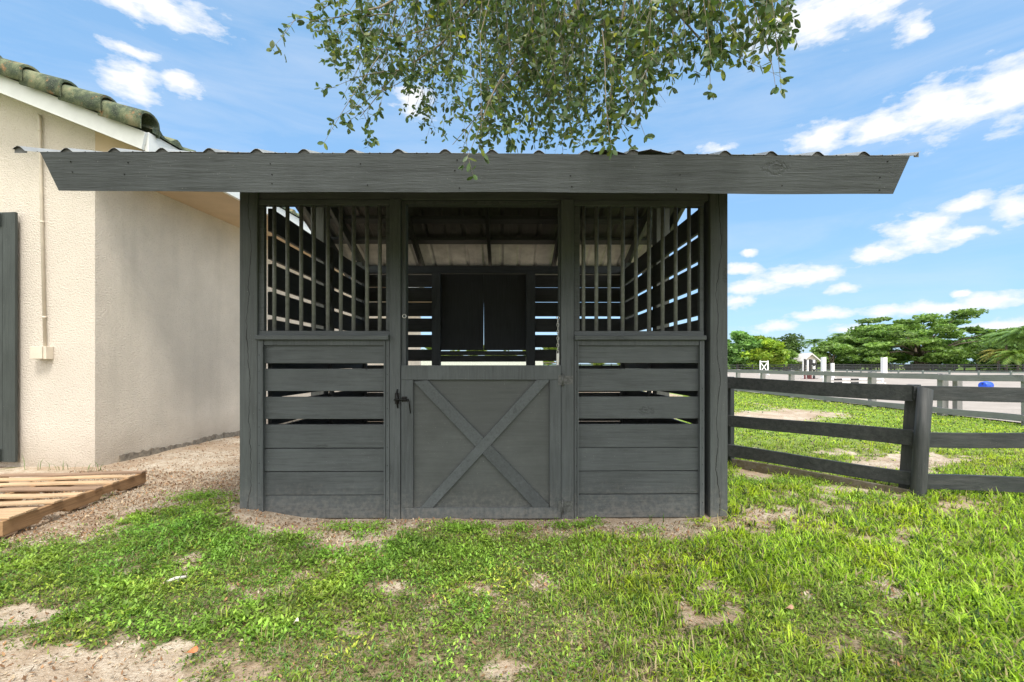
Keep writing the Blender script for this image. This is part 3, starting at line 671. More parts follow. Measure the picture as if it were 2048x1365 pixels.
# fascia, square to the rafters
nrm = Vector((0, -SL, 1)).normalized(); along = Vector((0, 1, SL)).normalized()
def fascia():
    b_ = BM(); top = Vector((0, EV, zr(EV)+.036)); dn = -nrm; H = .178; th = .038
    x0, x1 = U(94, EV), U(1808, EV)
    P = [top, top+dn*H, top+dn*H-along*th, top-along*th]
    n_ = 60
    rings = []
    for i_ in range(n_+1):
        x = x0+(x1-x0)*i_/n_; wv_ = .0025*math.sin(x*2.3+1)+.0012*math.sin(x*7)
        rings.append([b_.verts.new((x if k__ in (0, 3) else x*(1-.036/2.15), p.y, p.z+wv_)) for k__, p in enumerate(P)])
    for a, c_ in zip(rings, rings[1:]):
        for k_ in range(4): b_.faces.new((a[k_], a[(k_+1) % 4], c_[(k_+1) % 4], c_[k_]))
    b_.faces.new(rings[0]); b_.faces.new(rings[-1])
    for x in (-1.98, -1.72, -1.02, -.55, -.08, .5, 1.02, 1.55, 2.06):
        for hh in (.035, .09, .145):
            if random.random() < .8:
                c0 = top+dn*(hh+random.uniform(-.015, .015))-along*(th+.0006); xx = x+random.uniform(-.02, .02)
                s_ = along*.0015; tube(b_, [(xx, c0.y, c0.z), (xx, c0.y-s_.y, c0.z-s_.z)], .0034, 7, mi=1)
    obj('fascia_board', b_, [W_H, BLACKM], S)
fascia()
# half door
def door():
    x0, x1, z0, z1 = U(803), U(1121.5), Z(1037), Z(731)
    D = obj('stall_door', (lambda b_: (box(b_, x0+.02, x1-.02, .012, .032, z0+.02, z1-.02), b_)[1])(BM()), W_PLY, S, .002)
    f = BM(); s0, s1 = U(827), U(1099)
    box(f, x0, x1, -.014, .011, Z(760), z1); box(f, x0, x1, -.014, .011, z0, Z(1015))
    box(f, x0, s0, -.0135, .0105, Z(1015)+.001, Z(760)-.001); box(f, s1, x1, -.0135, .0105, Z(1015)+.001, Z(760)-.001)
    obj('door_frame', f, W_V, D, .003)
    za, zb_ = Z(1015)+.001, Z(760)-.001
    P = lambda px, z: (U(px), -.0125, z)
    b_ = BM(); prism(b_, [(U(841), -.0125, za), (U(866), -.0125, za), (U(1099)-.001, -.0125, Z(762)), (U(1096), -.0125, zb_), (U(1073), -.0125, zb_)], (0, .0235, 0)); obj('cross_brace', b_, W_D, D, .002)
    # second brace in two pieces, butted against the first
    A0, A1 = Vector((U(841), za)), Vector((U(1073), zb_)); B0, B1 = Vector((U(866), za)), Vector((U(1099), Z(762)))
    def isect(p, q, r, s):
        d1 = q-p; d2 = s-r; t_ = ((r.x-p.x)*d2.y-(r.y-p.y)*d2.x)/(d1.x*d2.y-d1.y*d2.x); return p+d1*t_
    E0, E1 = Vector((U(828), Z(764))), Vector((U(1067), za)); G0, G1 = Vector((U(855), zb_)), Vector((U(1098), Z(1010)))
    q = [E0, isect(E0, E1, A0, A1), isect(G0, G1, A0, A1), G0]; b_ = BM(); prism(b_, [(p.x, -.0115, p.y) for p in q], (0, .0225, 0))
    q = [isect(E0, E1, B0, B1), E1, Vector((U(1097), za)), G1, isect(G0, G1, B0, B1)]; prism(b_, [(p.x, -.0115, p.y) for p in q], (0, .0225, 0)); obj('cross_brace', b_, W_D, D, .002)
    for (py0, py1) in ((748, 773), (999, 1028)):
        h = BM(); zz0, zz1 = Z(py1), Z(py0)
        box(h, U(1116), U(1123), -.0175, -.0155, zz0+.01, zz1-.01); box(h, U(1127), U(1146), -.0045, -.0015, zz0+.015, zz1-.015)
        tube(h, [(U(1124.8), -.018, zz0), (U(1124.8), -.018, zz1)], .007, 10)
        for k_ in range(3):
            for xx in (U(1119.5), U(1132), U(1141)): tube(h, [(xx, -.0042 if xx > U(1125) else -.0172, zz0+.025+k_*.02), (xx, -.0065 if xx > U(1125) else -.0195, zz0+.025+k_*.02)], .003, 6)
        obj('hinge', h, HINGE, D)
    l = BM(); zc = Z(799)
    box(l, U(804.5), U(815), -.020, -.0152, Z(803), Z(793)); tube(l, [(U(790), -.032, zc), (U(819), -.032, zc)], .006, 8)
    tube(l, [(U(817), -.032, zc), (U(820), -.034, Z(803)), (U(823), -.036, Z(826))], [.006, .005, .004], 8)
    for xx in (806, 813): torus(l, (U(xx), -.027, zc), .009, .0028, 'x', 10, 5)
    for px_ in (806, 813):
        for py_ in (794.5, 802): tube(l, [(U(px_), -.0195, Z(py_)), (U(px_), -.0225, Z(py_))], .003, 6)
    obj('latch', l, BLACKM, D)
door()
b = BM(); tube(b, [(U(796), -.004, Z(816)), (U(795), -.016, Z(806)), (U(796), -.022, Z(799)), (U(794), -.016, Z(790)), (U(795), -.004, Z(779))], [.006, .006, .011, .006, .005], 8)
box(b, U(790), U(799), -.006, -.001, Z(808), Z(786)); obj('latch_keeper', b, BLACKM, S)
b = BM(); torus(b, (U(809), -.004, Z(633)), .014, .0028, 'y', 14, 6); obj('eye_hook', b, ZINC, S)
# hanging chain with its white sleeve
b = BM(); zc = Z(636); torus(b, (U(1116), .012, zc), .012, .003, 'y', 12, 6); k_ = 0
while zc > Z(698):
    zc -= .026; torus(b, (U(1116), .012, zc), .0095, .0028, 'y' if k_ % 2 else 'x', 10, 5, sx=.8, sz=1.6); k_ += 1
co_ = obj('door_chain', b, ZINC, S); b = BM(); tube(b, [(U(1116), .012, zc-.01), (U(1115.5), .012, zc-.11)], .011, 10); obj('chain_sleeve', b, LAMPW, co_, .002)
# ceiling lamp
b = BM(); lu_, lz = U(860, RD), Z(409, 860, RD); tube(b, [(lu_, RD, lz+.05), (lu_, RD, lz+.012), (lu_, RD, lz), (lu_, RD, lz-.010)], [.045, .055, .055, .04], 24); obj('ceiling_lamp', b, LAMPW, S)

# ------------------------------------------------------------------ cream house at the left
HTH = -math.atan(.09)
H = empty('stucco_house', (-4.74, 5.4, 0), HTH, label='cream stucco house with white trim and mossy barrel tile roof', cat='house')
HW, HLn, EO, FO, RS = 9.6, 13.0, .87, .32, .41
fh = .20
ze = 3.43                                   # soffit
zrk = lambda x: 3.46+RS*(.80-x)              # rake bottom line
RX = -HW/2
b = BM()   # front gable wall
prism(b, [(-HW, 0, -.2), (0, 0, -.2), (0, 0, zrk(0)+.1), (RX, 0, zrk(RX)+.1), (-HW, 0, zrk(0)+.1)], (0, .2, 0))
for f in b.faces:
    if all(abs(v.co.x) < 1e-5 for v in f.verts): f.material_index = 1
obj('front_wall', b, [STUC_F, STUC_S], H)
b = BM()
nseg = 60
for k_ in range(nseg):   # side wall with a ragged foot where the render has flaked
    y0, y1 = .2+.002+(HLn-.2)*k_/nseg, .2+.002+(HLn-.2)*(k_+1)/nseg
b = BM(); box(b, -.2, -.0015, .2015, HLn, -.2, ze); obj('side_wall', b, STUC_S, H)
b = BM(); box(b, -HW, -HW+.2, .2015, HLn, -.2, ze); obj('side_wall', b, STUC_S, H)
b = BM(); prism(b, [(-HW, HLn+.001, -.2), (0, HLn+.001, -.2), (0, HLn+.001, zrk(0)), (RX, HLn+.001, zrk(RX)), (-HW, HLn+.001, zrk(0))], (0, .2, 0)); obj('rear_wall', b, STUC_F, H)
# flaking foot of the render
b = BM(); x_ = 0; random.seed(3)
top = []; y = .3
while y < 9: top.append((y, .05+.035*random.random()+.012*math.sin(y*4))); y += .045
for (ya, za), (yb, zb_) in zip(top, top[1:]):
    prism(b, [(.0, ya, -.1), (.0, yb, -.1), (.0, yb, zb_), (.0, ya, za)], (.012+.01*random.random(), 0, 0))
obj('foundation_edge', b, plain('crumbling_concrete', (.22, .19, .15), .95, 0, .5, 20, .8), H)
# boxed eave: soffit + front return
b = BM(); box(b, .0, EO, .03, HLn, ze, ze+.02)
prism(b, [(.001, .0, ze+.021), (EO-.02, .0, ze+.021), (.001, .0, zrk(0)+.05)], (0, .028, 0)); obj('soffit', b, TAN, H)
b = BM(); box(b, -HW-EO, -HW, .03, HLn, ze, ze+.02); obj('soffit', b, TAN, H)
b = BM(); box(b, EO+.002, EO+.045, -FO+.037, HLn, ze-.01, zrk(EO)+fh-.004); obj('eave_fascia', b, WHITE, H, .003)
b = BM(); box(b, -HW-EO-.03, -HW-EO, -.02, HLn, ze-.01, ze+.17); obj('eave_fascia', b, WHITE, H, .003)
b = BM(); fh = .20
prism(b, [(EO, -FO, zrk(EO)), (EO+.04, -FO, zrk(EO)+fh*.9), (RX, -FO, zrk(RX)+fh), (RX, -FO, zrk(RX))], (0, .035, 0))
prism(b, [(-HW-EO, -FO, zrk(EO)), (-HW-EO-.04, -FO, zrk(EO)+fh*.9), (RX, -FO, zrk(RX)+fh), (RX, -FO, zrk(RX))], (0, .035, 0))
obj('rake_fascia', b, WHITE, H, .003)
b = BM(); prism(b, [(EO, -FO+.036, zrk(EO)+.03), (RX, -FO+.036, zrk(RX)+.03), (RX, -FO+.036, zrk(RX)+.05), (EO, -FO+.036, zrk(EO)+.05)], (0, FO-.04, 0)); obj('rake_soffit', b, WHITE, H)
# tiled roof: S-tiles in courses
def tile_field(sgn):
    b_ = BM(); rows = []; crs = .37; nn = int((EO+.06-RX)/crs)+1; ny_ = int((HLn+FO)/.27)*8
    for c_ in range(nn):
        for e in (0, 1):
            s_ = c_*crs+e*crs*.999; xx = EO+.07-s_; lift = .035*(1-e)
            row = []
            for j in range(ny_):
                y = -FO+.06+j*.27/8; ph = 2*math.pi*j/8
                zz = zrk(xx)+fh+.03+lift+.045*max(-.35, math.sin(ph))
                row.append(b_.verts.new((xx if sgn > 0 else -HW-xx, y, zz)))
            rows.append(row)
    for a, c_ in zip(rows, rows[1:]):
        for j in range(ny_-1):
            f = b_.faces.new((a[j], a[j+1], c_[j+1], c_[j])); f.smooth = False
    # front lip thickness
    lip = [b_.verts.new((v.co.x, v.co.y, zrk(EO)+fh-.0)) for v in rows[0]]
    for j in range(ny_-1): b_.faces.new((rows[0][j], lip[j], lip[j+1], rows[0][j+1]))
    return b_
rf = obj('roof', tile_field(1), TILE, H); 
b2 = tile_field(-1); obj('roof', b2, TILE, H)
def rake_tile(i_, sgn=1):
    s0 = i_*.455; x0 = EO+.08-s0; x1 = x0-.50
    b_ = BM(); n_ = 12; rings = []
    for q in range(5):
        f_ = q/4; xx = x0+(x1-x0)*f_; r = .125-.024*f_; lift = .038*(1-f_)
        zb_ = zrk(xx)+fh-.035+lift
        pr = [(-r, -.0), (-r, .115)]+[(-r*math.cos(t), .125+r*.78*math.sin(t)) for t in [math.pi*k/8 for k in range(1, 8)]]+[(r, .115), (r, .0)]
        inn = [(p_*.86, z__*.9) for p_, z__ in pr[::-1]]
        rings.append([b_.verts.new(((xx if sgn > 0 else -HW-xx), -FO+.02+p_, zb_+z_)) for (p_, z_) in pr+inn])
    m_ = len(rings[0])
    for a, c_ in zip(rings, rings[1:]):
        for k_ in range(m_):
            f = b_.faces.new((a[k_], a[(k_+1) % m_], c_[(k_+1) % m_], c_[k_])); f.smooth = True
    h_ = m_//2
    for rg in (rings[0], rings[-1]):
        for k_ in range(h_-1): b_.faces.new((rg[k_], rg[k_+1], rg[m_-2-k_], rg[m_-1-k_]))
    return b_
for i_ in range(12): obj('rake_tile', rake_tile(i_), TILE, H)
# conduit with junction box (front wall, standing 2 cm off)
hk = lambda px, py, v=0: None
def HP(px, py, y=-.02):      # house-local x,z of a point seen on the front wall
    c_, s_ = math.cos(HTH), math.sin(HTH); k_ = (px-1024)/F
    x = (k_*(5.4+y*c_)+4.74+y*s_)/(c_-k_*s_); d = 5.4+x*s_+y*c_
    return x, CAM_H+(HOR-py)/F*d
PV = plain('cream_painted_pipe', (.60, .54, .45), .6, 0, .1, 8)
xa, za = HP(81, 232); xb, zb_ = HP(91, 695)
b = BM(); tube(b, [(xa-.03, .0, za+.0), (xa-.028, -.02, za+.01), (xa-.01, -.025, za-.01), (xa, -.025, za-.06), (xa+.004, -.025, za-.4), (xb, -.025, zb_)], .0155, 10)
cp = obj('conduit', b, PV, H)
for py in (445, 635, 262):
    b = BM(); x_, z_ = HP(80+(py-232)*.0235, py); tube(b, [(x_, -.025, z_-.012), (x_, -.025, z_+.012)], .0195, 10)
    obj('conduit_collar', b, PV, cp)
x0, z1 = HP(74, 693); x1, z0 = HP(104, 719)
b = BM(); box(b, x0+.02, x1, -.085, -.001, z0, z1-.005); box(b, x0, x1-.035, -.098, -.087, z0+.003, z1-.002); obj('junction_box', b, PV, H, .004)
# sliding door leaf, dark grey-green
xd, zt_ = HP(33, 425, -.06); DB = wood('barn_door_wood', (.042, .05, .048), 'z')
b = BM(); 
for k_ in range(7): box(b, xd-.16*(k_+1)+.003, xd-.16*k_ if k_ else xd, -.075, -.045, .05, zt_)
dr = obj('barn_door', b, DB, H, .003); b = BM(); box(b, xd-1.13, xd-.17, -.097, -.076, .06, .2); obj('door_rail', b, DB, dr, .003); b = BM(); box(b, xd-1.13, xd-.17, -.097, -.076, zt_-.16, zt_-.02); obj('door_rail', b, DB, dr, .003)

# ------------------------------------------------------------------ pallet
P = empty('wooden_pallet', (-3.40, 3.17, .015), R(6.5), label='weathered wooden pallet lying on the ground before the cream wall', cat='pallet')
PL, PW, SH = 1.47, 1.24, .098
for sx_ in (0, -.60, -1.20):
    b = BM(); yy = [0, .28, .32, .50, .54, .86, .90, 1.10, 1.14, PL]; hh = [0, 0, .032, .032, 0, 0, .032, .032, 0, 0]
    lo = [(sx_-.038, y_, h_) for y_, h_ in zip(yy, hh)]; hi = [(sx_-.038, PL, SH), (sx_-.038, 0, SH)]
    prism(b, lo+hi, (.038, 0, 0)); obj('stringer', b, W_PALS, P, .003)
random.seed(5)
yb = [(.03, .12), (.16, .10), (.39, .085), (.60, .085), (.80, .085), (1.00, .085), (1.20, .085), (1.38, .08)]
for k_, (y0, wd) in enumerate(yb):
    b = BM(); e = random.uniform(-.035, .02); a = random.uniform(-.01, .01); t_ = .017
    ring = []
    for s_ in range(9):
        x = .012+e*0-(PW)*s_/8; wz = random.uniform(-.002, .002)+.004*math.sin(s_*.9+k_); j = random.uniform(-.003, .003)
        ring.append([b.verts.new((x, y0+j+a*s_*.12, SH+.001+wz)), b.verts.new((x, y0+wd+j+a*s_*.12, SH+.001+wz+.001)), b.verts.new((x, y0+wd+j+a*s_*.12, SH+t_+wz)), b.verts.new((x, y0+j+a*s_*.12, SH+t_+wz))])
    for q, r_ in zip(ring, ring[1:]):
        for c_ in range(4): b.faces.new((q[c_], q[(c_+1) % 4], r_[(c_+1) % 4], r_[c_]))
    b.faces.new(ring[0]); b.faces.new(ring[-1])
    obj('deck_board', b, W_PALD if k_ in (4, 7) else W_PAL, P, .002)
for y0 in (.02, .65, 1.36):
    b = BM(); box(b, -PW, .0, y0, y0+.09, -.014, -.001); obj('bottom_board', b, W_PALD, P, .002)
b = BM(); beam(b, (-.02, .0, .0), (-.0, -.0, .001), .01, .01); b.free()
b = BM(); beam(b, (-.06, -.06, .015), (-.40, .10, .10), .05, .015); o_ = obj('broken_board', b, W_PAL, P, .002)

# ------------------------------------------------------------------ fences
def post_box(parent, x, y, w_, z0, z1, mat, name='post', lean=(0, 0), rot=0):
    b_ = BM(); v = box(b_, -w_/2, w_/2, -w_/2, w_/2, z0, z1)
    for q in b_.verts:
        f_ = (q.co.z-z0)/(z1-z0); q.co.x += lean[0]*f_; q.co.y += lean[1]*f_
    c_, s_ = math.cos(rot), math.sin(rot)
    for q in b_.verts: q.co.x, q.co.y = x+q.co.x*c_-q.co.y*s_, y+q.co.x*s_+q.co.y*c_
    return obj(name, b_, mat, parent, .004)
g = empty('board_fence', (0, 0, 0), 0, label='dark three-rail board fence running from the stall past a leaning round post', cat='fence')
P0 = Vector(((1455-1024)/F*5.5, 5.5)); P1 = Vector(((1826-1024)/F*4.25, 4.25)); Pp = Vector(((1835-1024)/F*4.17, 4.17)); P2 = Vector(((2200-1024)/F*4.05, 4.05)); P3 = Vector((8.8, 3.95))
zpt = lambda py, d: CAM_H+(HOR-py)/F*d
def rail(A, B, a0, a1, b0, b1, off=0, mat=W_FENCE, th=.035, name='rail', par=None):
    """vertical board from A (top a1/bottom a0) to B (top b1/bottom b0)"""
    b_ = BM(); A = Vector(A); B = Vector(B); d = (B-A).normalized(); n_ = Vector((-d.y, d.x))*th; s_ = Vector((-d.y, d.x))*off; k_ = 14; rings = []
    for i_ in range(k_+1):
        f_ = i_/k_; p_ = A+(B-A)*f_+s_; lo = a0+(b0-a0)*f_; hi = a1+(b1-a1)*f_; wv_ = .006*math.sin(f_*5+a0*9)
        q = p_+n_
        rings.append([b_.verts.new((p_.x, p_.y, lo+wv_)), b_.verts.new((q.x, q.y, lo+wv_)), b_.verts.new((q.x, q.y, hi+wv_)), b_.verts.new((p_.x, p_.y, hi+wv_))])
    for a, c_ in zip(rings, rings[1:]):
        for k in range(4): b_.faces.new((a[k], a[(k+1) % 4], c_[(k+1) % 4], c_[k]))
    b_.faces.new(rings[0]); b_.faces.new(rings[-1])
    return obj(name, b_, mat, par, .003)
for (ya, yb_, yc, yd) in ((778, 755.5, 804, 771), (852, 830, 893, 861.5), (914, 890, 972, 945)):
    rail(P0, P1, zpt(ya, 5.5), zpt(yb_, 5.5), zpt(yc, 4.25), zpt(yd, 4.25), par=g)
for (ya, yb_) in ((803, 774), (895, 865), (981, 951)):
    z0, z1 = zpt(ya, 4.2), zpt(yb_, 4.2); rail(Pp+Vector((.02, .06)), P2, z0, z1, z0, z1+.0, par=g); rail(P2+Vector((.003, 0)), P3, z0, z1, z0, z1, par=g)
rail(P0+Vector((.02, -.06)), P1+Vector((-.05, -.06)), -.05, .085, -.06, .055, mat=W_BASE, name='base_board', par=g)
dirr = math.atan2((P1-P0).y, (P1-P0).x)
post_box(g, P0.x+.02+.03, P0.y+.09, .10, -.05, 1.02, W_FENCEV, rot=dirr)
post_box(g, P0.x-.05, P0.y+.0, .07, -.05, 1.06, W_OLDV, rot=dirr)
post_box(g, (1812-1024)/F*4.36, 4.37, .095, -.05, .98, W_FENCEV, lean=(.06, 0), rot=dirr)
b = BM(); tube(b, [(Pp.x, Pp.y, -.12), (Pp.x+.005, Pp.y, .0), (Pp.x+.035, Pp.y, .5), (Pp.x+.07, Pp.y, .95)], [.058, .058, .056, .055], 20)
for v in b.verts:
    if v.co.z > .93: v.co.z += (Pp.x+.07-v.co.x)*.25
obj('round_post', b, W_FENCEV, g)
post_box(g, P2.x, P2.y+.10, .10, -.05, 1.0, W_FENCEV); post_box(g, P3.x-.1, P3.y+.09, .10, -.05, 1.0, W_FENCEV)
# weathered arena fence, seen almost end-on
g = empty('arena_fence', (9.8, 5, 0), 0, label='weathered grey two-rail fence along the near edge of the sand arena', cat='fence')
ys = [5.0-5, 7.0-5, 9.0-5, 10.8-5, 12.96-5, 14.75-5, 16.7-5, 18.6-5, 20.6-5, 22.6-5]+[k_*2.1+19.8 for k_ in range(16)]
for k_, y in enumerate(ys):
    post_box(g, random.uniform(-.03, .03), y, .14, -.05, .95+random.uniform(-.02, .02), W_OLDV, lean=(random.uniform(-.02, .02), random.uniform(-.03, .03)))
post_box(g, .14, 5.6, .12, -.05, .80, W_OLDV)
for y0, y1 in zip(ys, ys[1:]):
    j = random.uniform(-.015, .015)
    rail((-.075, y0), (-.075, y1), .82+j, .95+j, .82-j, .95-j, mat=W_OLD, par=g, name='rail'); rail((-.075, y0), (-.075, y1), .06+j, .19+j, .06, .19, mat=W_OLD, par=g, name='rail')
# low ring rail further out and black paddock fence at the far side
def long_fence(name, pts, h, rails, step, pw, mat, label, lean=0):
    g_ = empty(name, (pts[0][0], pts[0][1], 0), 0, label=label, cat='fence'); ox, oy = pts[0]; rl = BM(); n_ = 0
    for (xa, ya), (xb, yb_) in zip(pts, pts[1:]):
        Ln = math.hypot(xb-xa, yb_-ya); k = max(1, round(Ln/step))
        for i_ in range(k):
            x, y = xa+(xb-xa)*i_/k-ox, ya+(yb_-ya)*i_/k-oy
            b_ = BM(); box(b_, x-pw/2, x+pw/2, y-pw/2, y+pw/2, 0, h); obj('post', b_, mat, g_)
    for (r0, r1) in rails:
        rl = BM()
        for (xa, ya), (xb, yb_) in zip(pts, pts[1:]):
            beam(rl, (xa-ox, ya-oy-pw*.6, (r0+r1)/2), (xb-ox, yb_-oy-pw*.6, (r0+r1)/2), .05, r1-r0)
        obj('rail', rl, mat, g_)
GRN = plain('faded_green_grey_paint', (.17, .20, .18), .7)
BLK = plain('black_fence_paint', (.018, .022, .022), .7)
long_fence('ring_fence', [(56, 47), (52, 49.5), (47.5, 62), (47, 88)], .52, [(.26, .44)], 2.7, .14, GRN, 'low grey-green rail fence on the far side of the sand arena')
long_fence('field_fence', [(80, 62), (62, 70), (50, 78), (30, 80)], 1.25, [(.3, .42), (.68, .80), (1.05, 1.17)], 2.6, .14, BLK, 'nearer dark three-rail fence crossing below the large spreading tree')
long_fence('paddock_fence', [(112, 86), (80, 84), (60, 86), (36, 88), (10, 90), (-20, 92)], 1.35, [(.35, .5), (.75, .9), (1.12, 1.27)], 3.0, .16, BLK, 'long black three-rail paddock fence before the far trees')

# ------------------------------------------------------------------ arena equipment
def X(px, d): return (px-1024)/F*d
def jump_gate(px, d):
    g_ = empty('jump_standard', (X(px, d), d, 0), 0, label='white jump standard with an X-braced wing in front of the yellow-green tree', cat='jump standard')
    for sx_ in (-.42, .42): b_ = BM(); box(b_, sx_-.055, sx_+.055, -.05, .05, 0, 1.62); obj('upright', b_, WHITEJ, g_)
    b_ = BM()
    for z_ in (.38, 1.50): box(b_, -.36, .36, -.03, .03, z_-.05, z_+.05)
    obj('crossbar', b_, WHITEJ, g_)
    b_ = BM(); beam(b_, (-.36, -.04, .45), (.36, -.04, 1.42), .03, .09, (0, 0, 1)); beam(b_, (-.36, .04, 1.42), (.36, .04, .45), .03, .09); obj('brace', b_, WHITEJ, g_)
    b_ = BM(); box(b_, -.47, -.37, -.35, .35, .0, .08); box(b_, .37, .47, -.35, .35, .0, .08); obj('foot', b_, WHITEJ, g_)
jump_gate(1528, 52)
def pillar(px, d, w_, h, label, mats=(WHITEJ,), bands=1, nm='jump_pillar'):
    g_ = empty(nm, (X(px, d), d, 0), 0, label=label, cat='jump standard', group='jump standards in the sand arena'); b_ = BM(); s_ = h/bands
    for k_ in range(bands): box(b_, -w_/2, w_/2, -w_/2, w_/2, .06+(h-.06)*k_/bands, .06+(h-.06)*(k_+1)/bands-(.002 if k_ < bands-1 else 0), mi=k_ % len(mats))
    obj('upright', b_, list(mats), g_)
    b_ = BM(); box(b_, -.32, .32, -.045, .045, 0, .058); box(b_, -.045, .045, -.32, -.05, 0, .057); box(b_, -.045, .045, .05, .32, 0, .057); obj('foot', b_, mats[0], g_)
pillar(1607, 38, .12, 1.48, 'thin white jump upright at the left end of the dark-legged jump')
pillar(1609.5, 37.6, .10, 1.62, 'black jump upright with dark red foot beside the thin white one', (REDP, BLACKP, BLACKP, BLACKP), 4)
pillar(1616, 38.4, .13, 1.55, 'white jump upright in the middle of the jump, ahead of the small house', (REDP, WHITEJ, WHITEJ, WHITEJ), 4)
pillar(1620.5, 37.5, .15, 1.6, 'thick black jump upright just right of the middle of the jump', (REDP, BLACKP, BLACKP, BLACKP), 4)
pillar(1628, 38.2, .12, 1.55, 'black and white banded jump upright at the right end of the jump', (BLACKP, WHITEJ), 6)
pillar(1647, 40, .28, 1.80, 'widest white jump pillar, right of the small gabled house')
pillar(1665, 40, .20, 1.30, 'short white jump pillar, right of the widest white pillar')
pillar(1768, 40, .32, 1.78, 'lone white jump pillar in front of the large spreading tree')
pillar(1451, 52, .20, 1.75, 'white jump pillar half hidden by the right corner post of the stall')
def jpole(px0, px1, d, z, n_, label):
    g_ = empty('jump_pole', (X(px0, d), d, z), 0, label=label, cat='jump pole'); Ln = X(px1, d)-X(px0, d)
    for m_, nm in ((0, 'white_band'), (1, 'black_band')):
        b_ = BM()
        for k_ in range(n_):
            if k_ % 2 == m_: tube(b_, [(Ln*k_/n_, 0, 0), (Ln*(k_+1)/n_, 0, 0)], .055, 8)
        obj(nm, b_, WHITEJ if m_ == 0 else BLACKP, g_)
jpole(1650, 1767, 29, .26, 7, 'upper black and white striped pole of the low jump on the sand')
jpole(1650, 1767, 29, .06, 7, 'lower black and white striped pole of the low jump on the sand')
for px, nm in ((1650, 'left'), (1768, 'right')):
    b = BM(); box(b, X(px, 29)-.05, X(px, 29)+.05, 29.08, 29.18, 0, .42); box(b, X(px, 29)-.05, X(px, 29)+.05, 28.9, 29.078, 0, .08); obj('pole_cup_block', b, WHITEJ, label='small white block at the %s end of the striped poles' % nm, cat='jump block')
g = empty('plastic_barrel', (X(1972, 22), 22, 0), R(20), label='bright blue plastic barrel lying on the arena sand', cat='barrel')
b = BM(); tube(b, [(-.27, 0, .20), (-.25, 0, .20), (-.11, 0, .20), (-.09, 0, .20), (.09, 0, .20), (.11, 0, .20), (.25, 0, .20), (.27, 0, .20)], [.15, .175, .175, .19, .19, .175, .175, .15], 20); obj('drum', b, BLUE, g)
b = BM(); tube(b, [(-.285, 0, .28), (-.271, 0, .28)], .03, 10); obj('bung', b, BLACKP, g)

# ------------------------------------------------------------------ far buildings
def small_house(px, d, w_, h, label, wall, roofm, rh, nm='distant_house', dp=7):
    g_ = empty(nm, (X(px, d), d, 0), 0, label=label, cat='house')
    b_ = BM(); prism(b_, [(-w_/2, 0, 0), (w_/2, 0, 0), (w_/2, 0, h), (0, 0, h+rh), (-w_/2, 0, h)], (0, dp, 0)); obj('wall', b_, wall, g_)
    b_ = BM()
    for s_ in (-1, 1): prism(b_, [(0, -.5, h+rh+.02), (s_*(w_/2+.6), -.5, h-.6*rh/(w_/2)+.02), (s_*(w_/2+.6), -.5, h-.6*rh/(w_/2)+.28), (0, -.5, h+rh+.28)], (0, dp+1, 0))
    obj('roof', b_, roofm, g_)
    for xx in (-w_*.25, w_*.25):
        b_ = BM(); box(b_, xx-.5, xx+.5, -.06, -.01, 1.0, 2.1); f = obj('window', b_, BLACKP, g_)
        b_ = BM(); box(b_, xx-.6, xx+.6, -.09, -.061, 2.11, 2.2); box(b_, xx-.6, xx+.6, -.09, -.061, .88, .99); obj('frame', b_, WHITEJ, f)
CRW = plain('cream_far_wall', (.62, .56, .48), .8); RRF = plain('terracotta_roof', (.30, .12, .08), .8)
GRF = plain('pale_grey_roof', (.62, .60, .60), .6)
small_house(1621, 88, 2.3, 2.1, 'small cream house with a pale gable roof between the trees', CRW, GRF, .95, dp=4)
small_house(1583, 112, 10, 1.6, 'low house with a terracotta roof beneath the leafy trees', RRF, RRF, .9)
g = empty('shade_canopy', (X(1705, 98), 98, 0), 0, label='dark canopy shelter under the left side of the large spreading tree', cat='canopy')
b = BM(); prism(b, [(-3, 0, 1.9), (-1.6, 0, 2.6), (1.6, 0, 2.6), (3, 0, 1.9)], (0, 5, 0)); obj('cover', b, BLACKP, g)
for sx_ in (-2.8, 0, 2.8): b = BM(); box(b, sx_-.1, sx_+.1, .1, .3, 0, 1.9); obj('post', b, WHITEJ if sx_ == 0 else BLACKP, g)
g = empty('paddock_wall', (-6, 46, 0), 0, label='low white wall far behind the stall, glimpsed through the plank gaps', cat='wall')
b = BM(); box(b, -14, 9, 0, .3, 0, 1.75); obj('wall', b, plain('whitewash', (.5, .5, .5), .8), g); b = BM(); box(b, -14.1, 9.1, -.06, .36, 1.752, 1.85); obj('coping', b, WHITEJ, g)

# ------------------------------------------------------------------ distant trees
def leaf_cloud(cent, rad, n, size, c0, c1, flat=1.0):
    """n leaf sprays in clumps through a crown volume -> arrays"""
    Vn = []; cols = []
    for (cx, cy, cz), (rx, ry, rz), k in cent:
        q = rng.normal(size=(k, 3)); q /= np.linalg.norm(q, axis=1)[:, None]; r = rng.random((k, 1))**.45
        p = np.array([[cx, cy, cz]])+q*r*np.array([[rx, ry, rz]])
        Vn.append(p); t = rng.random((k, 1)); b_ = rng.uniform(.65, 1.25)
        cols.append((np.array([c0])*(1-t)+np.array([c1])*t)*b_)
    p = np.concatenate(Vn); c = np.concatenate(cols); n = len(p)
    a = rng.normal(size=(n, 3)); a[:, 2] *= .45; a /= np.linalg.norm(a, axis=1)[:, None]
    w_ = rng.normal(size=(n, 3)); w_ = np.cross(a, w_); w_ /= np.linalg.norm(w_, axis=1)[:, None]
    s = size*rng.uniform(.5, 1.4, (n, 1))
    V_ = np.stack([p-a*s, p+w_*s*.45, p+a*s, p-w_*s*.45], 1).reshape(-1, 3); k = np.arange(n)[:, None]*4
    T_ = np.concatenate([k+np.array([[0, 1, 2]]), k+np.array([[0, 2, 3]])])
    return V_, T_, np.repeat(c, 4, 0)
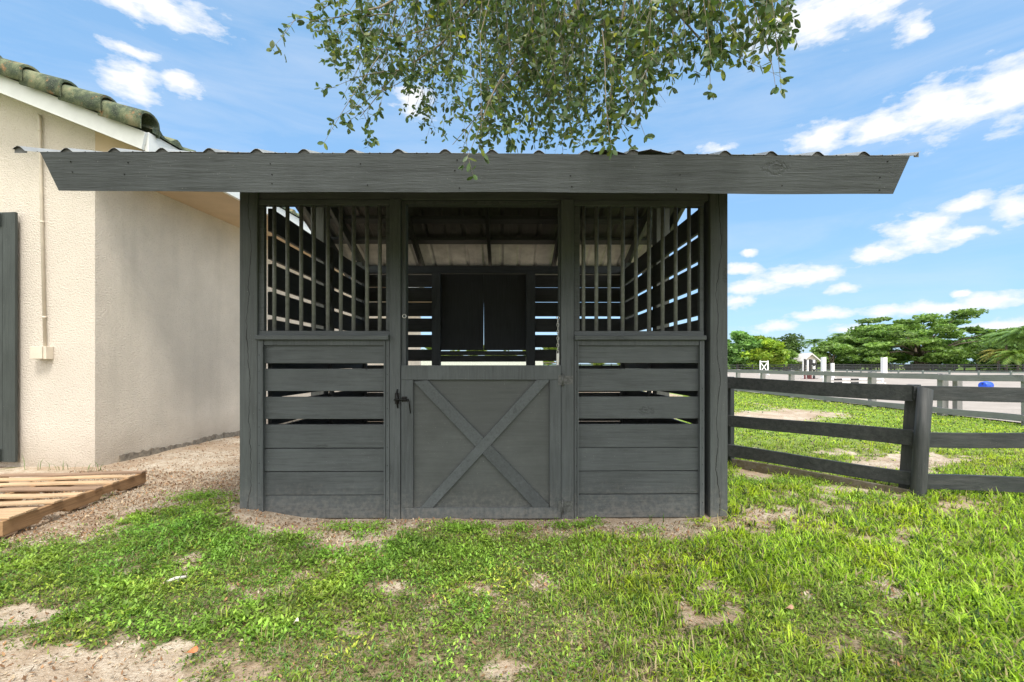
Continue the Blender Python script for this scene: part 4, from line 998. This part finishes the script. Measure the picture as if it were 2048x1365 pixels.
def far_tree(name, px, d, top, half, label, c0, c1, clumps, base=1.0, size=.34, per=420, trunk=.25, flat=1.0, cr=1.0, cat='tree', ntr=1):
    """half = half width in px, top = top px row"""
    h = CAM_H+(HOR-top)/F*d; hw = half/F*d
    g_ = empty(name, (X(px, d), d, 0), 0, label=label, cat=cat); cent = []
    for k_ in range(clumps):
        t = random.uniform(-1, 1); fz = random.random()
        zmax = base+(h-base)*math.sqrt(max(.05, 1-abs(t)**2.4))*random.uniform(.86, 1.0)
        cz = base+(zmax-base)*fz**.8; rr = (h-base)*random.uniform(.12, .22)*cr
        cent.append(((t*hw*.9, random.uniform(-.5, .5)*hw, min(cz, zmax-rr*.5)), (rr*1.7, rr*1.5, rr*.75*flat), per))
    V_, T_, c_ = leaf_cloud(cent, 0, 0, size, c0, c1); obj('crown', fast_mesh('crown', V_, T_, c_), LEAFM, g_)
    b_ = BM()
    for q in range(ntr):
        x0 = (q-(ntr-1)/2)*.5
        tube(b_, [(x0, 0, -.1), (x0*1.3, .05, h*.2), (x0*1.8+.1, 0, h*.45)], [trunk, trunk*.75, trunk*.4], 8)
        for k_ in range(5):
            e = random.choice(cent)[0]; tube(b_, [(x0*1.5, 0, h*.25), ((x0+e[0])*.5, e[1]*.5, (h*.3+e[2])*.55), (e[0]*.9, e[1]*.9, e[2])], [trunk*.5, trunk*.3, trunk*.1], 6)
    obj('trunk', b_, BARK, g_)
random.seed(21)
G0, G1 = (.11, .20, .05), (.24, .37, .09); D0_, D1 = (.06, .12, .035), (.15, .24, .06)
far_tree('bushy_tree', 1476, 84, 664, 48, 'bushy mid-green tree right beside the stall corner post', (.10, .22, .06), (.25, .44, .12), 34, .8, .34, 330)
far_tree('flowering_tree', 1530, 82, 672, 38, 'round tree with bright yellow-green foliage', (.18, .34, .04), (.42, .54, .06), 26, .9, .32, 330, ntr=3)
far_tree('leafy_tree', 1558, 96, 661, 40, 'taller dark green tree rising behind the yellow-green one', D0_, D1, 26, 1.0, .36, 300)
far_tree('leafy_tree', 1574, 90, 690, 28, 'small light green tree left of the gabled house', (.09, .18, .03), (.20, .33, .06), 18, 1.0, .32, 300, ntr=3)
far_tree('leafy_tree', 1662, 92, 678, 38, 'loose mid-green tree right of the gabled house', G0, G1, 26, 1.2, .34, 300, ntr=2)
far_tree('spreading_tree', 1842, 92, 620, 158, 'large wide spreading tree with layered boughs', G0, (.27, .42, .10), 120, 1.2, .34, 300, .45, .5, .72, ntr=4)
far_tree('leafy_tree', 1740, 98, 646, 66, 'full green tree merging with the left side of the large spreading tree', (.10, .19, .05), (.22, .35, .08), 46, 1.0, .36, 300)
far_tree('leafy_tree', 1955, 104, 668, 50, 'darker tree between the large spreading tree and the palms', D0_, D1, 30, .8, .38, 280)
far_tree('low_hedge', 1750, 108, 716, 340, 'low dark hedge along the far side of the field', (.025, .06, .018), (.07, .13, .03), 90, .1, .36, 160, .1, 1.0, 1.6, 'hedge')
far_tree('hedge_trees', 1000, 78, 688, 330, 'green tree row far behind the stall, seen through the plank gaps', G0, (.30, .34, .06), 110, .8, .45, 200, .3, 1, .8)
def palm(px, d, top, size, label, nf=34, base_py=None, mat=LEAFM, tr=.14, col_=((.10, .19, .05), (.22, .36, .09))):
    h = CAM_H+(HOR-top)/F*d-size*.55; g_ = empty('palm_tree', (X(px, d), d, 0), 0, label=label, cat='palm')
    b_ = BM(); tube(b_, [(0, 0, -.1), (.08, 0, h*.5), (0, 0, h)], [tr*1.3, tr, tr*.8], 10); obj('trunk', b_, BARK, g_)
    Vn, Tn, Cn = [], [], []; bi = 0
    for f_ in range(nf):
        a = 2*math.pi*f_/nf+random.uniform(-.2, .2); e = random.uniform(.15, 1.4); L_ = size*random.uniform(.8, 1.1)
        pts_ = []
        for s_ in range(13):
            t = s_/12; r = L_*t*math.cos(e*(1-t*.5)); z = L_*(math.sin(e)*t-.75*t*t)
            pts_.append(Vector((math.cos(a)*r, math.sin(a)*r, h+z)))
        for s_ in range(1, 12):
            for sd_ in (-1, 1):
                for sub in (0, .5):
                    p_ = pts_[s_].lerp(pts_[min(s_+1, 12)], sub); d_v = (pts_[s_]-pts_[s_-1]).normalized(); sidev = d_v.cross(Vector((0, 0, 1))).normalized()*sd_
                    ll = L_*.26*math.sin(math.pi*(s_+sub+1.2)/14.2); tip = p_+sidev*ll*.8+d_v*ll*.5-Vector((0, 0, ll*.35))
                    Vn += [p_-d_v*L_*.022, p_+d_v*L_*.022, tip]; Tn.append((bi, bi+1, bi+2)); bi += 3
                    cc = np.array(col_[0])+(np.array(col_[1])-np.array(col_[0]))*random.random(); Cn += [cc]*3
    obj('fronds', fast_mesh('fronds', np.array([tuple(v) for v in Vn]), np.array(Tn), np.array(Cn)), mat, g_)
palm(1628, 108, 672, 3.0, 'small dark palm showing above the gap between the trees')
palm(1684, 106, 660, 3.4, 'slender palm rising behind the loose mid-green tree')
palm(2012, 74, 652, 3.6, 'tall palm at the right edge with drooping green fronds', 44)
palm(2052, 70, 640, 4.0, 'tallest palm, at the very edge of the field on the right', 46)
palm(1996, 72, 690, 2.6, 'short palm with yellowing fronds right of the spreading tree', 40, col_=((.12, .17, .03), (.42, .34, .08)))
palm(2035, 68, 688, 3.2, 'short bright palm in front of the tall right-hand palms', 44, col_=((.08, .17, .03), (.24, .34, .06)))
far_tree('palm_thicket', 2034, 80, 656, 56, 'dense understorey thicket beneath the palms on the right', D0_, (.17, .28, .07), 46, .2, .34, 380, .1, cat='thicket')

# ------------------------------------------------------------------ oak whose boughs hang over the stall
random.seed(99); rng = np.random.default_rng(5)
O = empty('oak_tree', (3.6, -3.4, 0), 0, label='oak with small dark green leaves hanging over the stall roof', cat='tree')
OO = Vector((3.6, -3.4, 0))
LV, LT, LC = [], [], []; li = 0; twb = BM(); TW = []
def wp(px, py, d): return Vector(((px-1024)/F*d, d, CAM_H+(HOR-py)/F*d))
def add_leaf(p, dirv, size, colr):
    global li
    d = dirv.normalized(); r = Vector((random.gauss(0, 1), random.gauss(0, 1), random.gauss(0, 1))); s = d.cross(r).normalized(); n_ = s.cross(d)
    L_ = size; W = size*random.uniform(.20, .30); c_ = random.uniform(-.12, .12)*L_
    pts_ = [p, p+d*L_*.28+s*W*.8, p+d*L_*.62+s*W, p+d*L_+n_*c_, p+d*L_*.62-s*W, p+d*L_*.28-s*W*.8, p+d*L_*.45-n_*W*.25, p+d*L_*.93+s*W*.5, p+d*L_*.93-s*W*.5]
    LV.extend([tuple(q-OO) for q in pts_]); 
    LT.extend([(li, li+1, li+6), (li+1, li+2, li+6), (li+2, li+7, li+6), (li+7, li+3, li+6), (li+3, li+8, li+6), (li+8, li+4, li+6), (li+4, li+5, li+6), (li+5, li, li+6)])
    LC.extend([colr]*9); li += 9
def lcol():
    r = random.random(); k_ = random.uniform(.6, 1.35)
    if r < .012: return (.50*k_, .52*k_, .03)
    if r < .14: return (.20*k_, .25*k_, .05)
    if r < .4: return (.11*k_, .16*k_, .05*k_)
    return (.075*k_, .13*k_, .042*k_)
def twig(p0, p1, nodes, leaf, spread, r0=.003, lat=.10, sag=.0):
    """woody twig p0->p1 with short lateral shoots carrying alternate leaves"""
    n_ = nodes; pts_ = []; off = Vector((random.gauss(0, 1), random.gauss(0, 1), 0))*.02; L_ = (p1-p0).length
    ph = random.uniform(0, 6)
    for i_ in range(n_+1):
        t = i_/n_; q = p0.lerp(p1, t)+off*math.sin(t*5+ph)*L_*.6; q.z -= sag*math.sin(math.pi*t); pts_.append(q)
    tube(twb, [q-OO for q in pts_], [r0*(1-.75*i_/n_) for i_ in range(n_+1)], 5, cap=False)
    for i_ in range(1, n_+1):
        q = pts_[i_]; dv = (pts_[i_]-pts_[i_-1]).normalized()
        if random.random() < spread:
            sd_ = Vector((random.gauss(0, 1), random.gauss(0, 1), random.gauss(0, .6))).normalized()
            e = q+(dv*.5+sd_*.9).normalized()*lat*random.uniform(.4, 1.2)-Vector((0, 0, lat*.25))
            tube(twb, [q-OO, (q+e)/2-OO, e-OO], [r0*.4, r0*.3, r0*.2], 4, cap=False)
            for j in range(random.randint(3, 6)):
                t = (j+.5)/5; add_leaf(q.lerp(e, min(1, t)), (e-q).normalized()*.5+Vector((random.gauss(0, .6), random.gauss(0, .6), random.gauss(-.15, .6))), leaf*random.uniform(.6, 1.15), lcol())
        if random.random() < .8:
            add_leaf(q, dv*.3+Vector((random.gauss(0, .7), random.gauss(0, .7), random.gauss(-.3, .5))), leaf*random.uniform(.6, 1.1), lcol())
    for j in range(3): add_leaf(pts_[-1], (pts_[-1]-pts_[-2]).normalized()+Vector((random.gauss(0, .6), random.gauss(0, .6), random.gauss(0, .6))), leaf*random.uniform(.7, 1.1), lcol())
low = [(640, 150), (700, 225), (740, 190), (790, 205), (828, 255), (860, 292), (1000, 298), (1100, 298), (1200, 288), (1240, 262), (1290, 240), (1330, 185), (1400, 150), (1440, 150), (1480, 118), (1540, 120), (1580, 60)]
def lowy(px):
    for (a, ya), (b_, yb_) in zip(low, low[1:]):
        if a <= px <= b_: return ya+(yb_-ya)*(px-a)/(b_-a)
    return 60
# dense hanging curtain
for k_ in range(126):
    px = random.triangular(790, 1420, 1080); d = random.uniform(2.3, 3.9); y1 = lowy(px)*random.uniform(.45, 1.0)
    if px > 1280: d = random.uniform(1.9, 2.6)
    p1 = wp(px, y1-6, d); p0 = wp(px+random.uniform(-90, 90), -170-random.random()*120, d+random.uniform(-.25, .25))
    twig(p0, p1, int(12+(y1+170)/22), .042, .64, .0026, .13)
for k_ in range(38):   # left part: finer, airier
    px = random.uniform(650, 860); d = random.uniform(2.8, 3.8); y1 = lowy(px)*random.uniform(.5, 1.0)
    twig(wp(px+random.uniform(60, 240), -150-random.random()*80, d), wp(px, y1, d), 20, .040, .55, .004, .11)
for k_ in range(22):   # right part: bigger leaves because nearer
    px = random.uniform(1400, 1580); d = random.uniform(1.8, 2.4); y1 = lowy(px)*random.uniform(.4, 1.0)
    twig(wp(px-random.uniform(-20, 120), -150, d), wp(px, y1, d), 13, .045, .45, .003, .08)
for (a, ya, b_, yb_, d) in ((760, -20, 575, 48, 2.6), (780, 30, 655, 52, 2.7), (790, 100, 645, 118, 2.9), (800, 140, 652, 180, 2.9), (760, 110, 650, 285, 2.7), (900, 120, 668, 240, 3.0), (1540, -30, 1562, 180, 2.0), (1500, -40, 1548, 175, 1.9), (1320, 90, 1226, 290, 2.1), (1345, 60, 1345, 175, 2.1),
        (1010, 150, 925, 330, 2.05), (1200, 60, 1225, 300, 2.0), (1215, 100, 1290, 272, 2.1), (740, -30, 640, 8, 2.5), (1560, -60, 1585, 60, 2.0), (1410, 20, 1418, 185, 2.1)):
    twig(wp(a, ya, d), wp(b_, yb_, d), 11, .040, .42, .0032, .07, sag=-.02)
for k_ in range(5):    # tip at far left
    add_leaf(wp(545+k_*6, 80+k_*7, 2.4), Vector((random.gauss(0, 1), 0, -1)), .045, (.09, .12, .04))
twig(wp(590, 40, 2.5), wp(545, 98, 2.4), 5, .038, .5, .0016, .03)
# bare drooping shoots
for k_ in range(14):
    px = random.uniform(820, 1290); d = random.uniform(2.1, 3.2); a = wp(px, -120, d); e = wp(px+random.uniform(-60, 60), lowy(px)*random.uniform(.4, .95), d)
    m_ = (a+e)/2+Vector((random.gauss(0, .06), 0, 0)); tube(twb, [a-OO, m_-OO, e-OO], [.003, .002, .001], 5, cap=False)
for (pts_, d) in (([(1075, -60), (1060, 70), (1010, 150), (935, 270)], 2.5), ([(1180, -60), (1130, 60), (1000, 180), (905, 290)], 2.7), ([(980, -60), (900, 45), (800, 75), (690, 60)], 2.8), ([(1010, -40), (880, 90), (790, 150), (720, 235)], 2.9),
        ([(1260, -60), (1240, 60), (1225, 150), (1215, 250)], 2.4), ([(1330, -60), (1350, 20), (1400, 80), (1470, 110)], 2.3), ([(900, -60), (760, 15), (700, 28), (640, 45)], 2.7)):
    q = [wp(a, c_, d)-OO for a, c_ in pts_]; tube(twb, q, [.009, .006, .004, .0015], 6, cap=False)
    for a, c_ in zip(q, q[1:]):
        for j in range(5):
            o_ = a.lerp(c_, random.random())+OO; twig(o_, o_+Vector((random.gauss(0, .12), random.gauss(0, .1), random.uniform(-.22, .05))), 5, .045, .6, .0018, .07)
# leafy mass above the frame carrying the curtain
for k_ in range(40):
    p = wp(random.uniform(640, 1300), random.uniform(-700, -180), random.uniform(2.2, 3.6)); twig(p, p+Vector((random.gauss(0, .3), random.gauss(0, .3), -.45)), 8, .05, .7, .004, .14)
obj('leaves', fast_mesh('leaves', np.array(LV), np.array(LT), np.array(LC)), LEAFM, O)
obj('twigs', twb, TWIG, O)
b = BM()
tube(b, [(0, 0, -.2), (.05, 0, .3), (0, .1, 1.6), (-.1, .3, 3.0)], [.42, .30, .26, .24], 16); obj('trunk', b, BARK, O)
def limb(pts_, rr): 
    b_ = BM(); tube(b_, [Vector(p)-OO for p in pts_], rr, 10); obj('bough', b_, BARK, O)
limb([(3.5, -3.1, 2.9), (2.8, -1.2, 4.6), (1.6, 1.0, 5.5), (.5, 2.4, 5.4), (-.4, 3.2, 5.0), (-1.2, 3.6, 4.6)], [.2, .15, .11, .08, .05, .02])
limb([(1.6, 1.0, 5.5), (1.5, 1.9, 4.9), (1.2, 2.3, 4.2), (1.0, 2.5, 3.7)], [.08, .05, .035, .02])
limb([(.5, 2.4, 5.4), (.1, 2.9, 4.6), (-.3, 3.1, 4.0)], [.06, .04, .02])
limb([(-.1, 2.95, 5.15), (-.5, 2.9, 4.4), (-.9, 2.8, 3.7)], [.04, .025, .012])
